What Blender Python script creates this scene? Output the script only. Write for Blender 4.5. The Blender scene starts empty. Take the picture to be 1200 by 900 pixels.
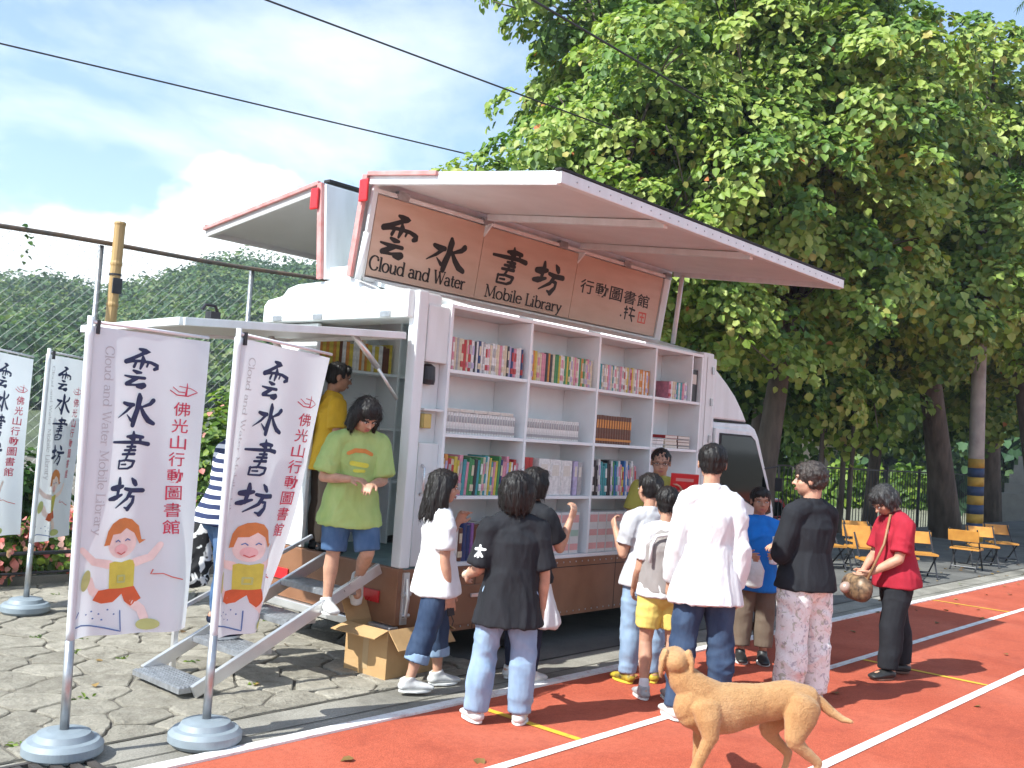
import bpy, bmesh, math, random
import numpy as np
from mathutils import Vector, Matrix, noise as mnoise
R = math.radians
random.seed(7)
S = bpy.context.scene
COL = S.collection

# ---------------------------------------------------------------- camera
YAW, PITCH, ROLL = R(41.9), R(2.89), R(4.0)
CAMZ = 1.60
_d = Vector((math.cos(YAW)*math.cos(PITCH), math.sin(YAW)*math.cos(PITCH), math.sin(PITCH)))
_r = Vector((math.sin(YAW), -math.cos(YAW), 0))
_u = _r.cross(_d)
_r2 = _r*math.cos(ROLL) + _u*math.sin(ROLL)
_u2 = -_r*math.sin(ROLL) + _u*math.cos(ROLL)
cam = bpy.data.cameras.new('camera'); cam.sensor_width = 36; cam.lens = 36*1165/1200
cam.clip_start = .05; cam.clip_end = 3000
camo = bpy.data.objects.new('camera', cam); COL.objects.link(camo)
camo.matrix_world = Matrix(((_r2.x, _u2.x, -_d.x, 0), (_r2.y, _u2.y, -_d.y, 0), (_r2.z, _u2.z, -_d.z, CAMZ), (0, 0, 0, 1)))
S.camera = camo

# ---------------------------------------------------------------- light
SUN_EL, SUN_AZ = R(46), R(168)            # azimuth measured from +X towards +Y
world = bpy.data.worlds.new('World'); S.world = world; world.use_nodes = True
def build_world():
    nt = world.node_tree; N = nt.nodes; L = nt.links
    for n in list(N): N.remove(n)
    out = N.new('ShaderNodeOutputWorld')
    sky = N.new('ShaderNodeTexSky'); sky.sky_type = 'NISHITA'; sky.sun_disc = False
    sky.sun_elevation = SUN_EL; sky.sun_rotation = math.pi/2 - SUN_AZ
    sky.air_density = 1.0; sky.dust_density = .6; sky.ozone_density = 1.1
    bg = N.new('ShaderNodeBackground'); bg.inputs[1].default_value = .15
    L.new(sky.outputs[0], bg.inputs[0])
    tc = N.new('ShaderNodeTexCoord'); sep = N.new('ShaderNodeSeparateXYZ'); L.new(tc.outputs['Generated'], sep.inputs[0])
    zz = N.new('ShaderNodeMath'); zz.operation = 'ADD'; zz.inputs[1].default_value = .22; L.new(sep.outputs[2], zz.inputs[0])
    zm = N.new('ShaderNodeMath'); zm.operation = 'MAXIMUM'; zm.inputs[1].default_value = .08; L.new(zz.outputs[0], zm.inputs[0])
    dx = N.new('ShaderNodeMath'); dx.operation = 'DIVIDE'; L.new(sep.outputs[0], dx.inputs[0]); L.new(zm.outputs[0], dx.inputs[1])
    dy = N.new('ShaderNodeMath'); dy.operation = 'DIVIDE'; L.new(sep.outputs[1], dy.inputs[0]); L.new(zm.outputs[0], dy.inputs[1])
    cb = N.new('ShaderNodeCombineXYZ'); L.new(dx.outputs[0], cb.inputs[0]); L.new(dy.outputs[0], cb.inputs[1])
    n1 = N.new('ShaderNodeTexNoise'); n1.inputs['Scale'].default_value = 1.15; n1.inputs['Detail'].default_value = 9; n1.inputs['Roughness'].default_value = .58
    n1.inputs['Distortion'].default_value = .25
    mp = N.new('ShaderNodeMapping'); mp.inputs['Location'].default_value = (3.1, 1.9, 0); L.new(cb.outputs[0], mp.inputs[0]); L.new(mp.outputs[0], n1.inputs['Vector'])
    # more cloud low down, thinner towards the zenith
    low = N.new('ShaderNodeMapRange'); low.inputs['From Min'].default_value = .02; low.inputs['From Max'].default_value = .42
    low.inputs['To Min'].default_value = .15; low.inputs['To Max'].default_value = -.04; L.new(sep.outputs[2], low.inputs['Value'])
    ad = N.new('ShaderNodeMath'); ad.operation = 'ADD'; L.new(n1.outputs['Fac'], ad.inputs[0]); L.new(low.outputs[0], ad.inputs[1])
    rp = N.new('ShaderNodeValToRGB'); rp.color_ramp.elements[0].position = .48; rp.color_ramp.elements[0].color = (.06,)*3+(1,)
    rp.color_ramp.elements[1].position = .66; rp.color_ramp.elements[1].color = (.72,)*3+(1,)
    L.new(ad.outputs[0], rp.inputs[0])
    cl = N.new('ShaderNodeBackground'); cl.inputs[0].default_value = (1, .99, .97, 1); cl.inputs[1].default_value = .95
    mx = N.new('ShaderNodeMixShader'); L.new(rp.outputs[0], mx.inputs[0]); L.new(bg.outputs[0], mx.inputs[1]); L.new(cl.outputs[0], mx.inputs[2])
    # heaped cloud low over the hills
    n2 = N.new('ShaderNodeTexNoise'); n2.inputs['Scale'].default_value = 3.6; n2.inputs['Detail'].default_value = 10; n2.inputs['Roughness'].default_value = .52
    m2 = N.new('ShaderNodeMapping'); m2.inputs['Scale'].default_value = (1, 1, 1.7); m2.inputs['Location'].default_value = (.35, 1.3, .2); m2.inputs['Rotation'].default_value = (0, 0, R(13)); L.new(tc.outputs['Generated'], m2.inputs[0]); L.new(m2.outputs[0], n2.inputs['Vector'])
    lo = N.new('ShaderNodeMapRange'); lo.inputs['From Min'].default_value = .12; lo.inputs['From Max'].default_value = .30; lo.inputs['To Min'].default_value = .16; lo.inputs['To Max'].default_value = -.16; L.new(sep.outputs[2], lo.inputs['Value'])
    a2 = N.new('ShaderNodeMath'); a2.operation = 'ADD'; L.new(n2.outputs['Fac'], a2.inputs[0]); L.new(lo.outputs[0], a2.inputs[1])
    r2 = N.new('ShaderNodeValToRGB'); r2.color_ramp.elements[0].position = .54; r2.color_ramp.elements[1].position = .61; L.new(a2.outputs[0], r2.inputs[0])
    c2 = N.new('ShaderNodeBackground'); c2.inputs[0].default_value = (1, .99, .98, 1); c2.inputs[1].default_value = 1.15
    x2 = N.new('ShaderNodeMixShader'); L.new(r2.outputs[0], x2.inputs[0]); L.new(mx.outputs[0], x2.inputs[1]); L.new(c2.outputs[0], x2.inputs[2])
    L.new(x2.outputs[0], out.inputs[0])
build_world()
sun = bpy.data.lights.new('sun', 'SUN'); sun.energy = 5.0; sun.angle = R(.5); sun.color = (1, .965, .90)
suno = bpy.data.objects.new('sun', sun); COL.objects.link(suno)
_sd = Vector((math.cos(SUN_EL)*math.cos(SUN_AZ), math.cos(SUN_EL)*math.sin(SUN_AZ), math.sin(SUN_EL)))
suno.rotation_euler = (-_sd).to_track_quat('-Z', 'Y').to_euler(); suno.location = (-20, 10, 30)
S.view_settings.view_transform = 'Standard'; S.view_settings.look = 'None'
S.view_settings.exposure = .78; S.view_settings.gamma = 1; S.view_settings.use_white_balance = True; S.view_settings.white_balance_temperature = 6200; S.view_settings.white_balance_tint = 6
S.view_settings.gamma = 1; S.view_settings.use_curve_mapping = False

# ---------------------------------------------------------------- helpers
def tag(o, label=None, cat=None, group=None, kind=None):
    if label: o['label'] = label
    if cat: o['category'] = cat
    if group: o['group'] = group
    if kind: o['kind'] = kind
    return o
def empty(name, loc, label, cat, group=None, rz=0):
    o = bpy.data.objects.new(name, None); COL.objects.link(o); o.empty_display_size = .1
    o.location = loc; o.rotation_euler = (0, 0, rz)
    return tag(o, label, cat, group)
def copy_tree(o, parent=None, kids=None):
    c = o.copy(); COL.objects.link(c)
    if parent: c.parent = parent
    for ch in KIDS.get(o.name, []): copy_tree(ch, c)
    return c
KIDS = {}
def wloc(o):
    v = Vector((0, 0, 0))
    while o: v = v + o.location; o = o.parent
    return v
def link(name, me, parent=None, origin=None):
    o = bpy.data.objects.new(name, me); COL.objects.link(o)
    if parent is not None:
        o.parent = parent; KIDS.setdefault(parent.name, []).append(o)
        off = wloc(parent)
    else:
        co = np.empty(len(me.vertices)*3); me.vertices.foreach_get('co', co); co = co.reshape(-1, 3)
        lo, hi = co.min(0), co.max(0)
        off = Vector(((lo[0]+hi[0])/2, (lo[1]+hi[1])/2, lo[2])) if origin is None else Vector(origin)
        o.location = off
    me.transform(Matrix.Translation(-off))
    return o
def V(*a): return Vector(a)

class MB:
    def __init__(s): s.v = []; s.f = []; s.m = []; s.mi = 0
    def add(s, vs, fs, mi=None):
        b = len(s.v); s.v += [tuple(v) for v in vs]
        s.f += [tuple(i+b for i in f) for f in fs]; s.m += [s.mi if mi is None else mi]*len(fs); return s
    def box(s, x0, x1, y0, y1, z0, z1, mi=None):
        return s.add([(x0,y0,z0),(x1,y0,z0),(x1,y1,z0),(x0,y1,z0),(x0,y0,z1),(x1,y0,z1),(x1,y1,z1),(x0,y1,z1)],
                     [(0,3,2,1),(4,5,6,7),(0,1,5,4),(1,2,6,5),(2,3,7,6),(3,0,4,7)], mi)
    def slab(s, quad, t, mi=None):
        """four corners, thickened by t along the normal (both ways)"""
        q = [Vector(p) for p in quad]; n = (q[1]-q[0]).cross(q[3]-q[0]).normalized()*t/2
        vs = [p-n for p in q]+[p+n for p in q]
        return s.add(vs, [(0,3,2,1),(4,5,6,7),(0,1,5,4),(1,2,6,5),(2,3,7,6),(3,0,4,7)], mi)
    def bar(s, a, b, w, h=None, up=(0,0,1), mi=None):
        a, b = Vector(a), Vector(b); h = h or w; d = (b-a).normalized(); up = Vector(up)
        x = d.cross(up)
        if x.length < 1e-4: x = d.cross(Vector((1,0,0)))
        x.normalize(); y = x.cross(d)
        vs = []
        for p in (a, b):
            for sx, sy in ((-1,-1),(1,-1),(1,1),(-1,1)): vs.append(p + x*sx*w/2 + y*sy*h/2)
        return s.add(vs, [(0,1,2,3),(7,6,5,4),(0,4,5,1),(1,5,6,2),(2,6,7,3),(3,7,4,0)], mi)
    def tube(s, pts, r, seg=8, mi=None, cap=True):
        pts = [Vector(p) for p in pts]; rs = r if isinstance(r, (list, tuple)) else [r]*len(pts)
        vs = []; fs = []; x = None
        for i, p in enumerate(pts):
            d = (pts[min(i+1, len(pts)-1)]-pts[max(i-1, 0)]).normalized()
            if x is None:
                x = d.cross(Vector((0,0,1)))
                if x.length < 1e-3: x = d.cross(Vector((0,1,0)))
            x = (x - d*x.dot(d)).normalized(); y = d.cross(x)
            for k in range(seg):
                a = 2*math.pi*k/seg; vs.append(p + (x*math.cos(a)+y*math.sin(a))*rs[i])
        for i in range(len(pts)-1):
            for k in range(seg):
                k2 = (k+1) % seg; fs.append((i*seg+k, i*seg+k2, (i+1)*seg+k2, (i+1)*seg+k))
        if cap:
            fs.append(tuple(reversed(range(seg)))); n = (len(pts)-1)*seg; fs.append(tuple(range(n, n+seg)))
        return s.add(vs, fs, mi)
    def lathe(s, c, prof, seg=24, mi=None):
        vs = []; fs = []; c = Vector(c); n = len(prof)
        for r, z in prof:
            for k in range(seg):
                a = 2*math.pi*k/seg; vs.append(c+Vector((r*math.cos(a), r*math.sin(a), z)))
        for i in range(n-1):
            for k in range(seg):
                k2 = (k+1) % seg; fs.append((i*seg+k, i*seg+k2, (i+1)*seg+k2, (i+1)*seg+k))
        fs.append(tuple(reversed(range(seg)))); fs.append(tuple(range((n-1)*seg, n*seg)))
        return s.add(vs, fs, mi)
    def prism(s, poly, fn, t0, t1, mi=None):
        """2D polygon pushed from t0 to t1; fn(u, v, t) gives the point"""
        n = len(poly)
        vs = [fn(u, v, t0) for u, v in poly]+[fn(u, v, t1) for u, v in poly]
        fs = [tuple(reversed(range(n))), tuple(range(n, 2*n))]+[(i, (i+1) % n, n+(i+1) % n, n+i) for i in range(n)]
        return s.add(vs, fs, mi)
    def ell(s, c, r, M=None, nu=16, nv=10, mi=None):
        c = Vector(c); vs = []; fs = []
        r = (r,)*3 if not isinstance(r, (tuple, list)) else r
        for i in range(nv+1):
            t = math.pi*i/nv
            for k in range(nu):
                a = 2*math.pi*k/nu
                p = Vector((r[0]*math.sin(t)*math.cos(a), r[1]*math.sin(t)*math.sin(a), r[2]*math.cos(t)))
                vs.append(c + (M @ p if M is not None else p))
        for i in range(nv):
            for k in range(nu):
                k2 = (k+1) % nu; fs.append((i*nu+k, (i+1)*nu+k, (i+1)*nu+k2, i*nu+k2))
        return s.add(vs, fs, mi)
    def loft(s, pts, rad, side, seg=16, mi=None, flat=''):
        """elliptical sections: rad = (half width along side, half depth); rounded caps"""
        pts = [Vector(p) for p in pts]; side = Vector(side)
        rad = [(r, r) if not isinstance(r, (tuple, list)) else r for r in rad]
        def dirn(i): return (pts[min(i+1, len(pts)-1)]-pts[max(i-1, 0)]).normalized()
        P = []; 
        d0, d1 = dirn(0), dirn(len(pts)-1)
        for k in (() if 's' in flat else (1, .75, .4)):
            e = min(rad[0]); c = math.cos(math.asin(min(k, 1))) ; P.append((pts[0]-d0*e*k, (rad[0][0]*max(c, .12), rad[0][1]*max(c, .12)), d0))
        for i, p in enumerate(pts): P.append((p, rad[i], dirn(i)))
        for k in (() if 'e' in flat else (.4, .75, 1)):
            e = min(rad[-1]); c = math.cos(math.asin(min(k, 1))); P.append((pts[-1]+d1*e*k, (rad[-1][0]*max(c, .12), rad[-1][1]*max(c, .12)), d1))
        vs = []; fs = []
        for p, (ra, rb), d in P:
            x = side - d*side.dot(d)
            if x.length < 1e-3: x = d.cross(Vector((.3,.8,.1)))
            x.normalize(); y = d.cross(x)
            for k in range(seg):
                a = 2*math.pi*k/seg; vs.append(p + x*math.cos(a)*ra + y*math.sin(a)*rb)
        n = len(P)
        for i in range(n-1):
            for k in range(seg):
                k2 = (k+1) % seg; fs.append((i*seg+k, i*seg+k2, (i+1)*seg+k2, (i+1)*seg+k))
        fs.append(tuple(reversed(range(seg)))); fs.append(tuple(range((n-1)*seg, n*seg)))
        return s.add(vs, fs, mi)
    def mesh(s, name, mats, smooth=False):
        me = bpy.data.meshes.new(name); me.from_pydata(s.v, [], s.f)
        mats = mats if isinstance(mats, (list, tuple)) else [mats]
        for m in mats: me.materials.append(m)
        if len(mats) > 1: me.polygons.foreach_set('material_index', s.m)
        if smooth: me.polygons.foreach_set('use_smooth', [True]*len(s.f))
        me.update(); return me
    def build(s, name, mats, parent=None, smooth=False, bevel=0, origin=None):
        me = s.mesh(name, mats, smooth)
        if bevel:
            bm = bmesh.new(); bm.from_mesh(me)
            bmesh.ops.bevel(bm, geom=[e for e in bm.edges if len(e.link_faces) == 2 and e.calc_face_angle(0) > .6], offset=bevel, segments=2, affect='EDGES', profile=.6)
            bm.to_mesh(me); bm.free()
        return link(name, me, parent, origin)

def remesh(mb, voxel, smooth=4, shrink=0.0):
    """one continuous surface grown over all the pieces in mb"""
    me = mb.mesh('tmp', [])
    o = bpy.data.objects.new('tmp', me); COL.objects.link(o)
    md = o.modifiers.new('r', 'REMESH'); md.mode = 'VOXEL'; md.voxel_size = voxel; md.use_smooth_shade = True
    if smooth:
        sm = o.modifiers.new('s', 'SMOOTH'); sm.factor = .5; sm.iterations = smooth
    dg = bpy.context.evaluated_depsgraph_get()
    res = bpy.data.meshes.new_from_object(o.evaluated_get(dg), depsgraph=dg)
    bpy.data.objects.remove(o); bpy.data.meshes.remove(me)
    return res
def displace(me, fn):
    n = len(me.vertices); co = np.empty(n*3, np.float32); me.vertices.foreach_get('co', co); co = co.reshape(-1, 3)
    no = np.empty(n*3, np.float32); me.vertex_normals.foreach_get('vector', no); no = no.reshape(-1, 3)
    d = np.array([fn(Vector(c)) for c in co.tolist()], np.float32)
    co = co + no*d[:, None]
    me.vertices.foreach_set('co', co.ravel()); me.update()

# ---------------------------------------------------------------- materials
MATS = {}
def mat(name, c, rough=.6, metal=0, var=.12, scale=6, bump=0, bscale=60, c2=None, spec=.5, coords='Object', trans=0, sss=0, detail=5, stretch=None, coat=0):
    if name in MATS: return MATS[name]
    m = bpy.data.materials.new(name); m.use_nodes = True; nt = m.node_tree; N = nt.nodes; L = nt.links
    b = N['Principled BSDF']; b.inputs['Roughness'].default_value = rough; b.inputs['Metallic'].default_value = metal
    b.inputs['Specular IOR Level'].default_value = spec
    if coat: b.inputs['Coat Weight'].default_value = coat; b.inputs['Coat Roughness'].default_value = .08
    c = tuple(c); 
    tc = N.new('ShaderNodeTexCoord'); src = tc.outputs[coords]
    if stretch:
        mp = N.new('ShaderNodeMapping'); mp.inputs['Scale'].default_value = stretch; L.new(src, mp.inputs[0]); src = mp.outputs[0]
    if var or c2:
        n = N.new('ShaderNodeTexNoise'); n.inputs['Scale'].default_value = scale; n.inputs['Detail'].default_value = detail; L.new(src, n.inputs['Vector'])
        r = N.new('ShaderNodeValToRGB'); r.color_ramp.elements[0].position = .32; r.color_ramp.elements[1].position = .68
        ca = c2 if c2 else tuple(x*(1-var) for x in c); cb = c if c2 else tuple(min(1, x*(1+var)) for x in c)
        r.color_ramp.elements[0].color = tuple(ca)+(1,); r.color_ramp.elements[1].color = tuple(cb)+(1,)
        L.new(n.outputs['Fac'], r.inputs[0]); L.new(r.outputs[0], b.inputs['Base Color'])
        rr = N.new('ShaderNodeMapRange'); rr.inputs['To Min'].default_value = max(0, rough-.08); rr.inputs['To Max'].default_value = min(1, rough+.08)
        L.new(n.outputs['Fac'], rr.inputs['Value']); L.new(rr.outputs[0], b.inputs['Roughness'])
    else: b.inputs['Base Color'].default_value = c+(1,)
    if bump:
        n2 = N.new('ShaderNodeTexNoise'); n2.inputs['Scale'].default_value = bscale; n2.inputs['Detail'].default_value = 4; L.new(src, n2.inputs['Vector'])
        bp = N.new('ShaderNodeBump'); bp.inputs['Strength'].default_value = bump; bp.inputs['Distance'].default_value = .02
        L.new(n2.outputs['Fac'], bp.inputs['Height']); L.new(bp.outputs[0], b.inputs['Normal'])
    if sss:
        b.inputs['Subsurface Weight'].default_value = sss; b.inputs['Subsurface Radius'].default_value = (.01, .004, .002)
    if trans:
        t = N.new('ShaderNodeBsdfTranslucent'); mx = N.new('ShaderNodeMixShader'); mx.inputs[0].default_value = trans
        if var or c2: L.new(r.outputs[0], t.inputs[0])
        else: t.inputs[0].default_value = c+(1,)
        L.new(b.outputs[0], mx.inputs[1]); L.new(t.outputs[0], mx.inputs[2]); L.new(mx.outputs[0], N['Material Output'].inputs[0])
    MATS[name] = m; return m
WHITE = mat('white_paint', (.76,.795,.795), .35, var=.05, scale=1.6, c2=(.64,.67,.655), stretch=(5,5,.7), detail=7, bump=.03, bscale=3)
SHELF = mat('shelf_white', (.81,.84,.84), .45, var=.04, scale=5)
GALV = mat('galvanised_steel', (.42,.43,.44), .38, metal=.85, var=.15, scale=20)
DARKM = mat('dark_metal', (.05,.05,.055), .45, metal=.6, var=.2)
BLACK = mat('black_rubber', (.018,.018,.02), .75, var=.3)
BROWN = mat('brown_panel', (.26,.125,.065), .4, var=.15, scale=5, c2=(.20,.092,.046))
RED = mat('red_plastic', (.55,.02,.025), .3, var=.1)
REDTRIM = mat('red_trim', (.58,.31,.29), .4, c2=(.52,.19,.17), scale=12)
GLASS = mat('dark_glass', (.004,.007,.006), .06, var=0, spec=.28)
INKB = mat('black_ink', (.014,.012,.012), .6, var=.3, scale=40)
# ---------------------------------------------------------------- ground
def node_mat(name):
    m = bpy.data.materials.new(name); m.use_nodes = True; return m, m.node_tree.nodes, m.node_tree.links, m.node_tree.nodes['Principled BSDF']
def ramp(N, p0, c0, p1, c1):
    r = N.new('ShaderNodeValToRGB'); e = r.color_ramp.elements
    e[0].position = p0; e[0].color = tuple(c0)+(1,); e[1].position = p1; e[1].color = tuple(c1)+(1,); return r
def mixc(N, L, fac, a, b, mode='MIX'):
    m = N.new('ShaderNodeMix'); m.data_type = 'RGBA'; m.blend_type = mode
    for sock, v in ((m.inputs[0], fac), (m.inputs[6], a), (m.inputs[7], b)):
        if isinstance(v, (int, float)): sock.default_value = v
        elif isinstance(v, tuple): sock.default_value = v+(1,) if len(v) == 3 else v
        else: L.new(v, sock)
    return m.outputs[2]
def noise(N, L, vec, scale, detail=5, rough=.55, dist=0):
    n = N.new('ShaderNodeTexNoise'); n.inputs['Scale'].default_value = scale; n.inputs['Detail'].default_value = detail
    n.inputs['Roughness'].default_value = rough; n.inputs['Distortion'].default_value = dist; L.new(vec, n.inputs['Vector']); return n.outputs['Fac']
def bump(N, L, b, h, strength, dist=.01, prev=None):
    bp = N.new('ShaderNodeBump'); bp.inputs['Strength'].default_value = strength; bp.inputs['Distance'].default_value = dist
    L.new(h, bp.inputs['Height'])
    if prev: L.new(prev, bp.inputs['Normal'])
    L.new(bp.outputs[0], b.inputs['Normal']); return bp.outputs[0]

def paving_mat():
    m, N, L, b = node_mat('crazy_paving'); b.inputs['Roughness'].default_value = .85
    pos = N.new('ShaderNodeNewGeometry').outputs['Position']
    n0 = N.new('ShaderNodeTexNoise'); n0.inputs['Scale'].default_value = 2.6; n0.inputs['Detail'].default_value = 3; L.new(pos, n0.inputs['Vector'])
    wob = N.new('ShaderNodeVectorMath'); wob.operation = 'MULTIPLY_ADD'; wob.inputs[1].default_value = (.16, .16, 0); L.new(n0.outputs['Color'], wob.inputs[0]); L.new(pos, wob.inputs[2])
    mp = N.new('ShaderNodeMapping'); mp.inputs['Scale'].default_value = (2.9, 3.5, .0); mp.inputs['Rotation'].default_value = (0, 0, .5); L.new(wob.outputs[0], mp.inputs[0])
    ve = N.new('ShaderNodeTexVoronoi'); ve.feature = 'DISTANCE_TO_EDGE'; ve.inputs['Scale'].default_value = 1; L.new(mp.outputs[0], ve.inputs['Vector']); ve.inputs['Randomness'].default_value = .85
    vc = N.new('ShaderNodeTexVoronoi'); vc.inputs['Scale'].default_value = 1; L.new(mp.outputs[0], vc.inputs['Vector']); vc.inputs['Randomness'].default_value = .85
    sp = N.new('ShaderNodeSeparateColor'); L.new(vc.outputs['Color'], sp.inputs[0])
    stone = ramp(N, .1, (.30,.28,.24), .9, (.47,.445,.385)); L.new(sp.outputs[0], stone.inputs[0])
    mott = ramp(N, .3, (.55,.53,.50), .7, (1.18,1.16,1.13)); L.new(noise(N, L, pos, 9, 8, .68), mott.inputs[0])
    sc = mixc(N, L, 1.0, stone.outputs[0], mott.outputs[0], 'MULTIPLY')
    grain = ramp(N, .25, (.72,.72,.72), .7, (1.12,1.12,1.12)); L.new(noise(N, L, pos, 90, 3, .7), grain.inputs[0])
    sc = mixc(N, L, .8, sc, grain.outputs[0], 'MULTIPLY')
    jw = ramp(N, .006, (0,0,0), .034, (1,1,1)); L.new(ve.outputs['Distance'], jw.inputs[0])
    # joints partly filled with pale sand, partly dark
    fill = ramp(N, .42, (.05,.045,.038), .60, (.22,.20,.17)); L.new(noise(N, L, pos, 1.7, 4), fill.inputs[0])
    base = mixc(N, L, jw.outputs[0], fill.outputs[0], sc)
    L.new(base, b.inputs['Base Color'])
    p = bump(N, L, b, jw.outputs[0], .8, .02)
    bump(N, L, b, noise(N, L, pos, 22, 8, .7), .6, .02, p)
    return m
def concrete_mat(name, c0, c1, seams=False):
    m, N, L, b = node_mat(name); b.inputs['Roughness'].default_value = .9
    pos = N.new('ShaderNodeNewGeometry').outputs['Position']
    a = ramp(N, .3, c0, .7, c1); L.new(noise(N, L, pos, 1.6, 8, .62), a.inputs[0])
    g = ramp(N, .25, (.55,.55,.55), .75, (1.3,1.3,1.3)); L.new(noise(N, L, pos, 120, 3, .75), g.inputs[0])
    c = mixc(N, L, .9, a.outputs[0], g.outputs[0], 'MULTIPLY')
    st = ramp(N, .55, (0,0,0), .72, (1,1,1)); L.new(noise(N, L, pos, .9, 6, .6, .6), st.inputs[0])
    c = mixc(N, L, st.outputs[0], c, tuple(x*.45 for x in c0))
    L.new(c, b.inputs['Base Color']); bump(N, L, b, noise(N, L, pos, 130, 3, .7), .5, .008)
    return m
def track_mat():
    m, N, L, b = node_mat('track_rubber'); b.inputs['Roughness'].default_value = .93; b.inputs['Specular IOR Level'].default_value = .3
    pos = N.new('ShaderNodeNewGeometry').outputs['Position']
    a = ramp(N, .3, (.40,.080,.040), .7, (.49,.112,.060)); L.new(noise(N, L, pos, 1.1, 9, .65), a.inputs[0])
    g = ramp(N, .3, (.52,.46,.43), .72, (1.38,1.42,1.46)); L.new(noise(N, L, pos, 120, 3, .75), g.inputs[0])
    c = mixc(N, L, .85, a.outputs[0], g.outputs[0], 'MULTIPLY')
    w = ramp(N, .50, (0,0,0), .74, (.65,)*3); L.new(noise(N, L, pos, 2.3, 9, .72, .7), w.inputs[0])
    c = mixc(N, L, w.outputs[0], c, (.24,.045,.028))
    f = ramp(N, .47, (0,0,0), .68, (.6,)*3); L.new(noise(N, L, pos, .7, 8, .66, .4), f.inputs[0]); c = mixc(N, L, f.outputs[0], c, (.54,.15,.09))
    k = ramp(N, .30, (.80,.79,.78), .70, (1.12,1.12,1.12)); L.new(noise(N, L, pos, 28, 6, .75), k.inputs[0]); c = mixc(N, L, 1.0, c, k.outputs[0], 'MULTIPLY')
    v = N.new('ShaderNodeTexVoronoi'); v.inputs['Scale'].default_value = 26; L.new(pos, v.inputs['Vector']); sp = ramp(N, .045, (.75,)*3, .075, (0,0,0)); L.new(v.outputs['Distance'], sp.inputs[0]); c = mixc(N, L, sp.outputs[0], c, (.12,.03,.022))
    L.new(c, b.inputs['Base Color']); bump(N, L, b, noise(N, L, pos, 190, 2, .7), .7, .006)
    return m
def paint_mat(name, c, worn):
    m, N, L, b = node_mat(name); b.inputs['Roughness'].default_value = .7
    pos = N.new('ShaderNodeNewGeometry').outputs['Position']
    w = ramp(N, .50, (0,0,0), .66, (.8,)*3); L.new(noise(N, L, pos, 9, 10, .82), w.inputs[0])
    L.new(mixc(N, L, w.outputs[0], c, worn), b.inputs['Base Color']); return m
def sheet(name, x0, x1, y0, y1, z, m, nx=1, ny=1, zf=None):
    mb = MB(); vs = []; fs = []
    for j in range(ny+1):
        for i in range(nx+1):
            x = x0+(x1-x0)*i/nx; y = y0+(y1-y0)*j/ny; vs.append((x, y, z+(zf(x, y) if zf else 0)))
    for j in range(ny):
        for i in range(nx):
            a = j*(nx+1)+i; fs.append((a, a+1, a+nx+2, a+nx+1))
    mb.add(vs, fs); return tag(mb.build(name, m, smooth=bool(zf)), kind='structure')
EARTH = concrete_mat('earth', (.12,.105,.08), (.22,.19,.15))
ASPH = concrete_mat('asphalt_strip', (.09,.088,.082), (.17,.165,.15))
KERBC = concrete_mat('gutter_concrete', (.17,.158,.13), (.36,.335,.285))
# one sheet out to the horizon, dropping to a lower yard beyond the trees at the right
def drop(x, y):
    t = max(0, min(1, (y-7.9-max(0, 19-x)*.6)/2.2)); t = t*t*(3-2*t); u = max(0, min(1, (x-13)/4))
    return -.95*t*u*(1 if x < 60 else max(0, 1-(x-60)/40))
gx = [-600,-200,-60,-20]+[i for i in range(-10, 61, 2)]+[80,100,200,700]
gy = [-600,-200,-60,-20,-10]+[0, 4, 6, 7]+[7.5+.5*i for i in range(24)]+[22,26,32,40,60,90,140,300,900]
mb = MB(); vs = [(x, y, -.014+drop(x, y)) for y in gy for x in gx]; nx = len(gx)
mb.add(vs, [(j*nx+i, j*nx+i+1, (j+1)*nx+i+1, (j+1)*nx+i) for j in range(len(gy)-1) for i in range(nx-1)])
tag(mb.build('ground', EARTH, smooth=True), kind='structure')
sheet('gutter_seam', -8, 40, 4.555, 4.58, -.0015, mat('seam_dirt', (.05,.045,.035), .9, var=.3, scale=9))
sheet('gutter_seam', -8, 40, 4.285, 4.293, -.0015, mat('seam_dirt', (.05,.045,.035), .9))
sheet('asphalt', 5.15, 40, 4.56, 8.95, -.006, ASPH)
sheet('gutter_strip', -8, 40, 4.13, 4.56, -.0055, KERBC)
sheet('running_track', -10, 60, -9, 4.13, 0, track_mat())
WLINE = paint_mat('white_line_paint', (.74,.73,.71), (.42,.22,.18)); YLINE = paint_mat('yellow_line_paint', (.68,.42,.03), (.45,.2,.06))
mb = MB(); mb.box(-10, 60, 4.075, 4.155, -.02, .012); tag(mb.build('track_kerb', WLINE), kind='structure')
for y in (3.20, 2.20, 1.2):
    sheet('lane_line', -10, 60, y-.032, y+.032, .004, WLINE)
for x, y0, y1 in ((4.34, 3.235, 4.07), (7.95, 2.235, 3.165), (12.2, 3.235, 4.07)):
    sheet('lane_mark', x-.025, x+.025, y0, y1, .004, YLINE)
# drain grating by the left flag, worn seam along the gutter
mb = MB()
for i in range(9): mb.box(1.62+i*.07, 1.655+i*.07, 4.22, 4.46, 0, .012)
mb.box(1.58, 2.25, 4.20, 4.225, 0, .014); mb.box(1.58, 2.25, 4.455, 4.48, 0, .014)
tag(mb.build('drain_grate', mat('cast_iron', (.07,.06,.055), .7, metal=.4, var=.3)), 'dark iron drain grating in the gutter beside the front left flag base', 'drain grate')

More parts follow.
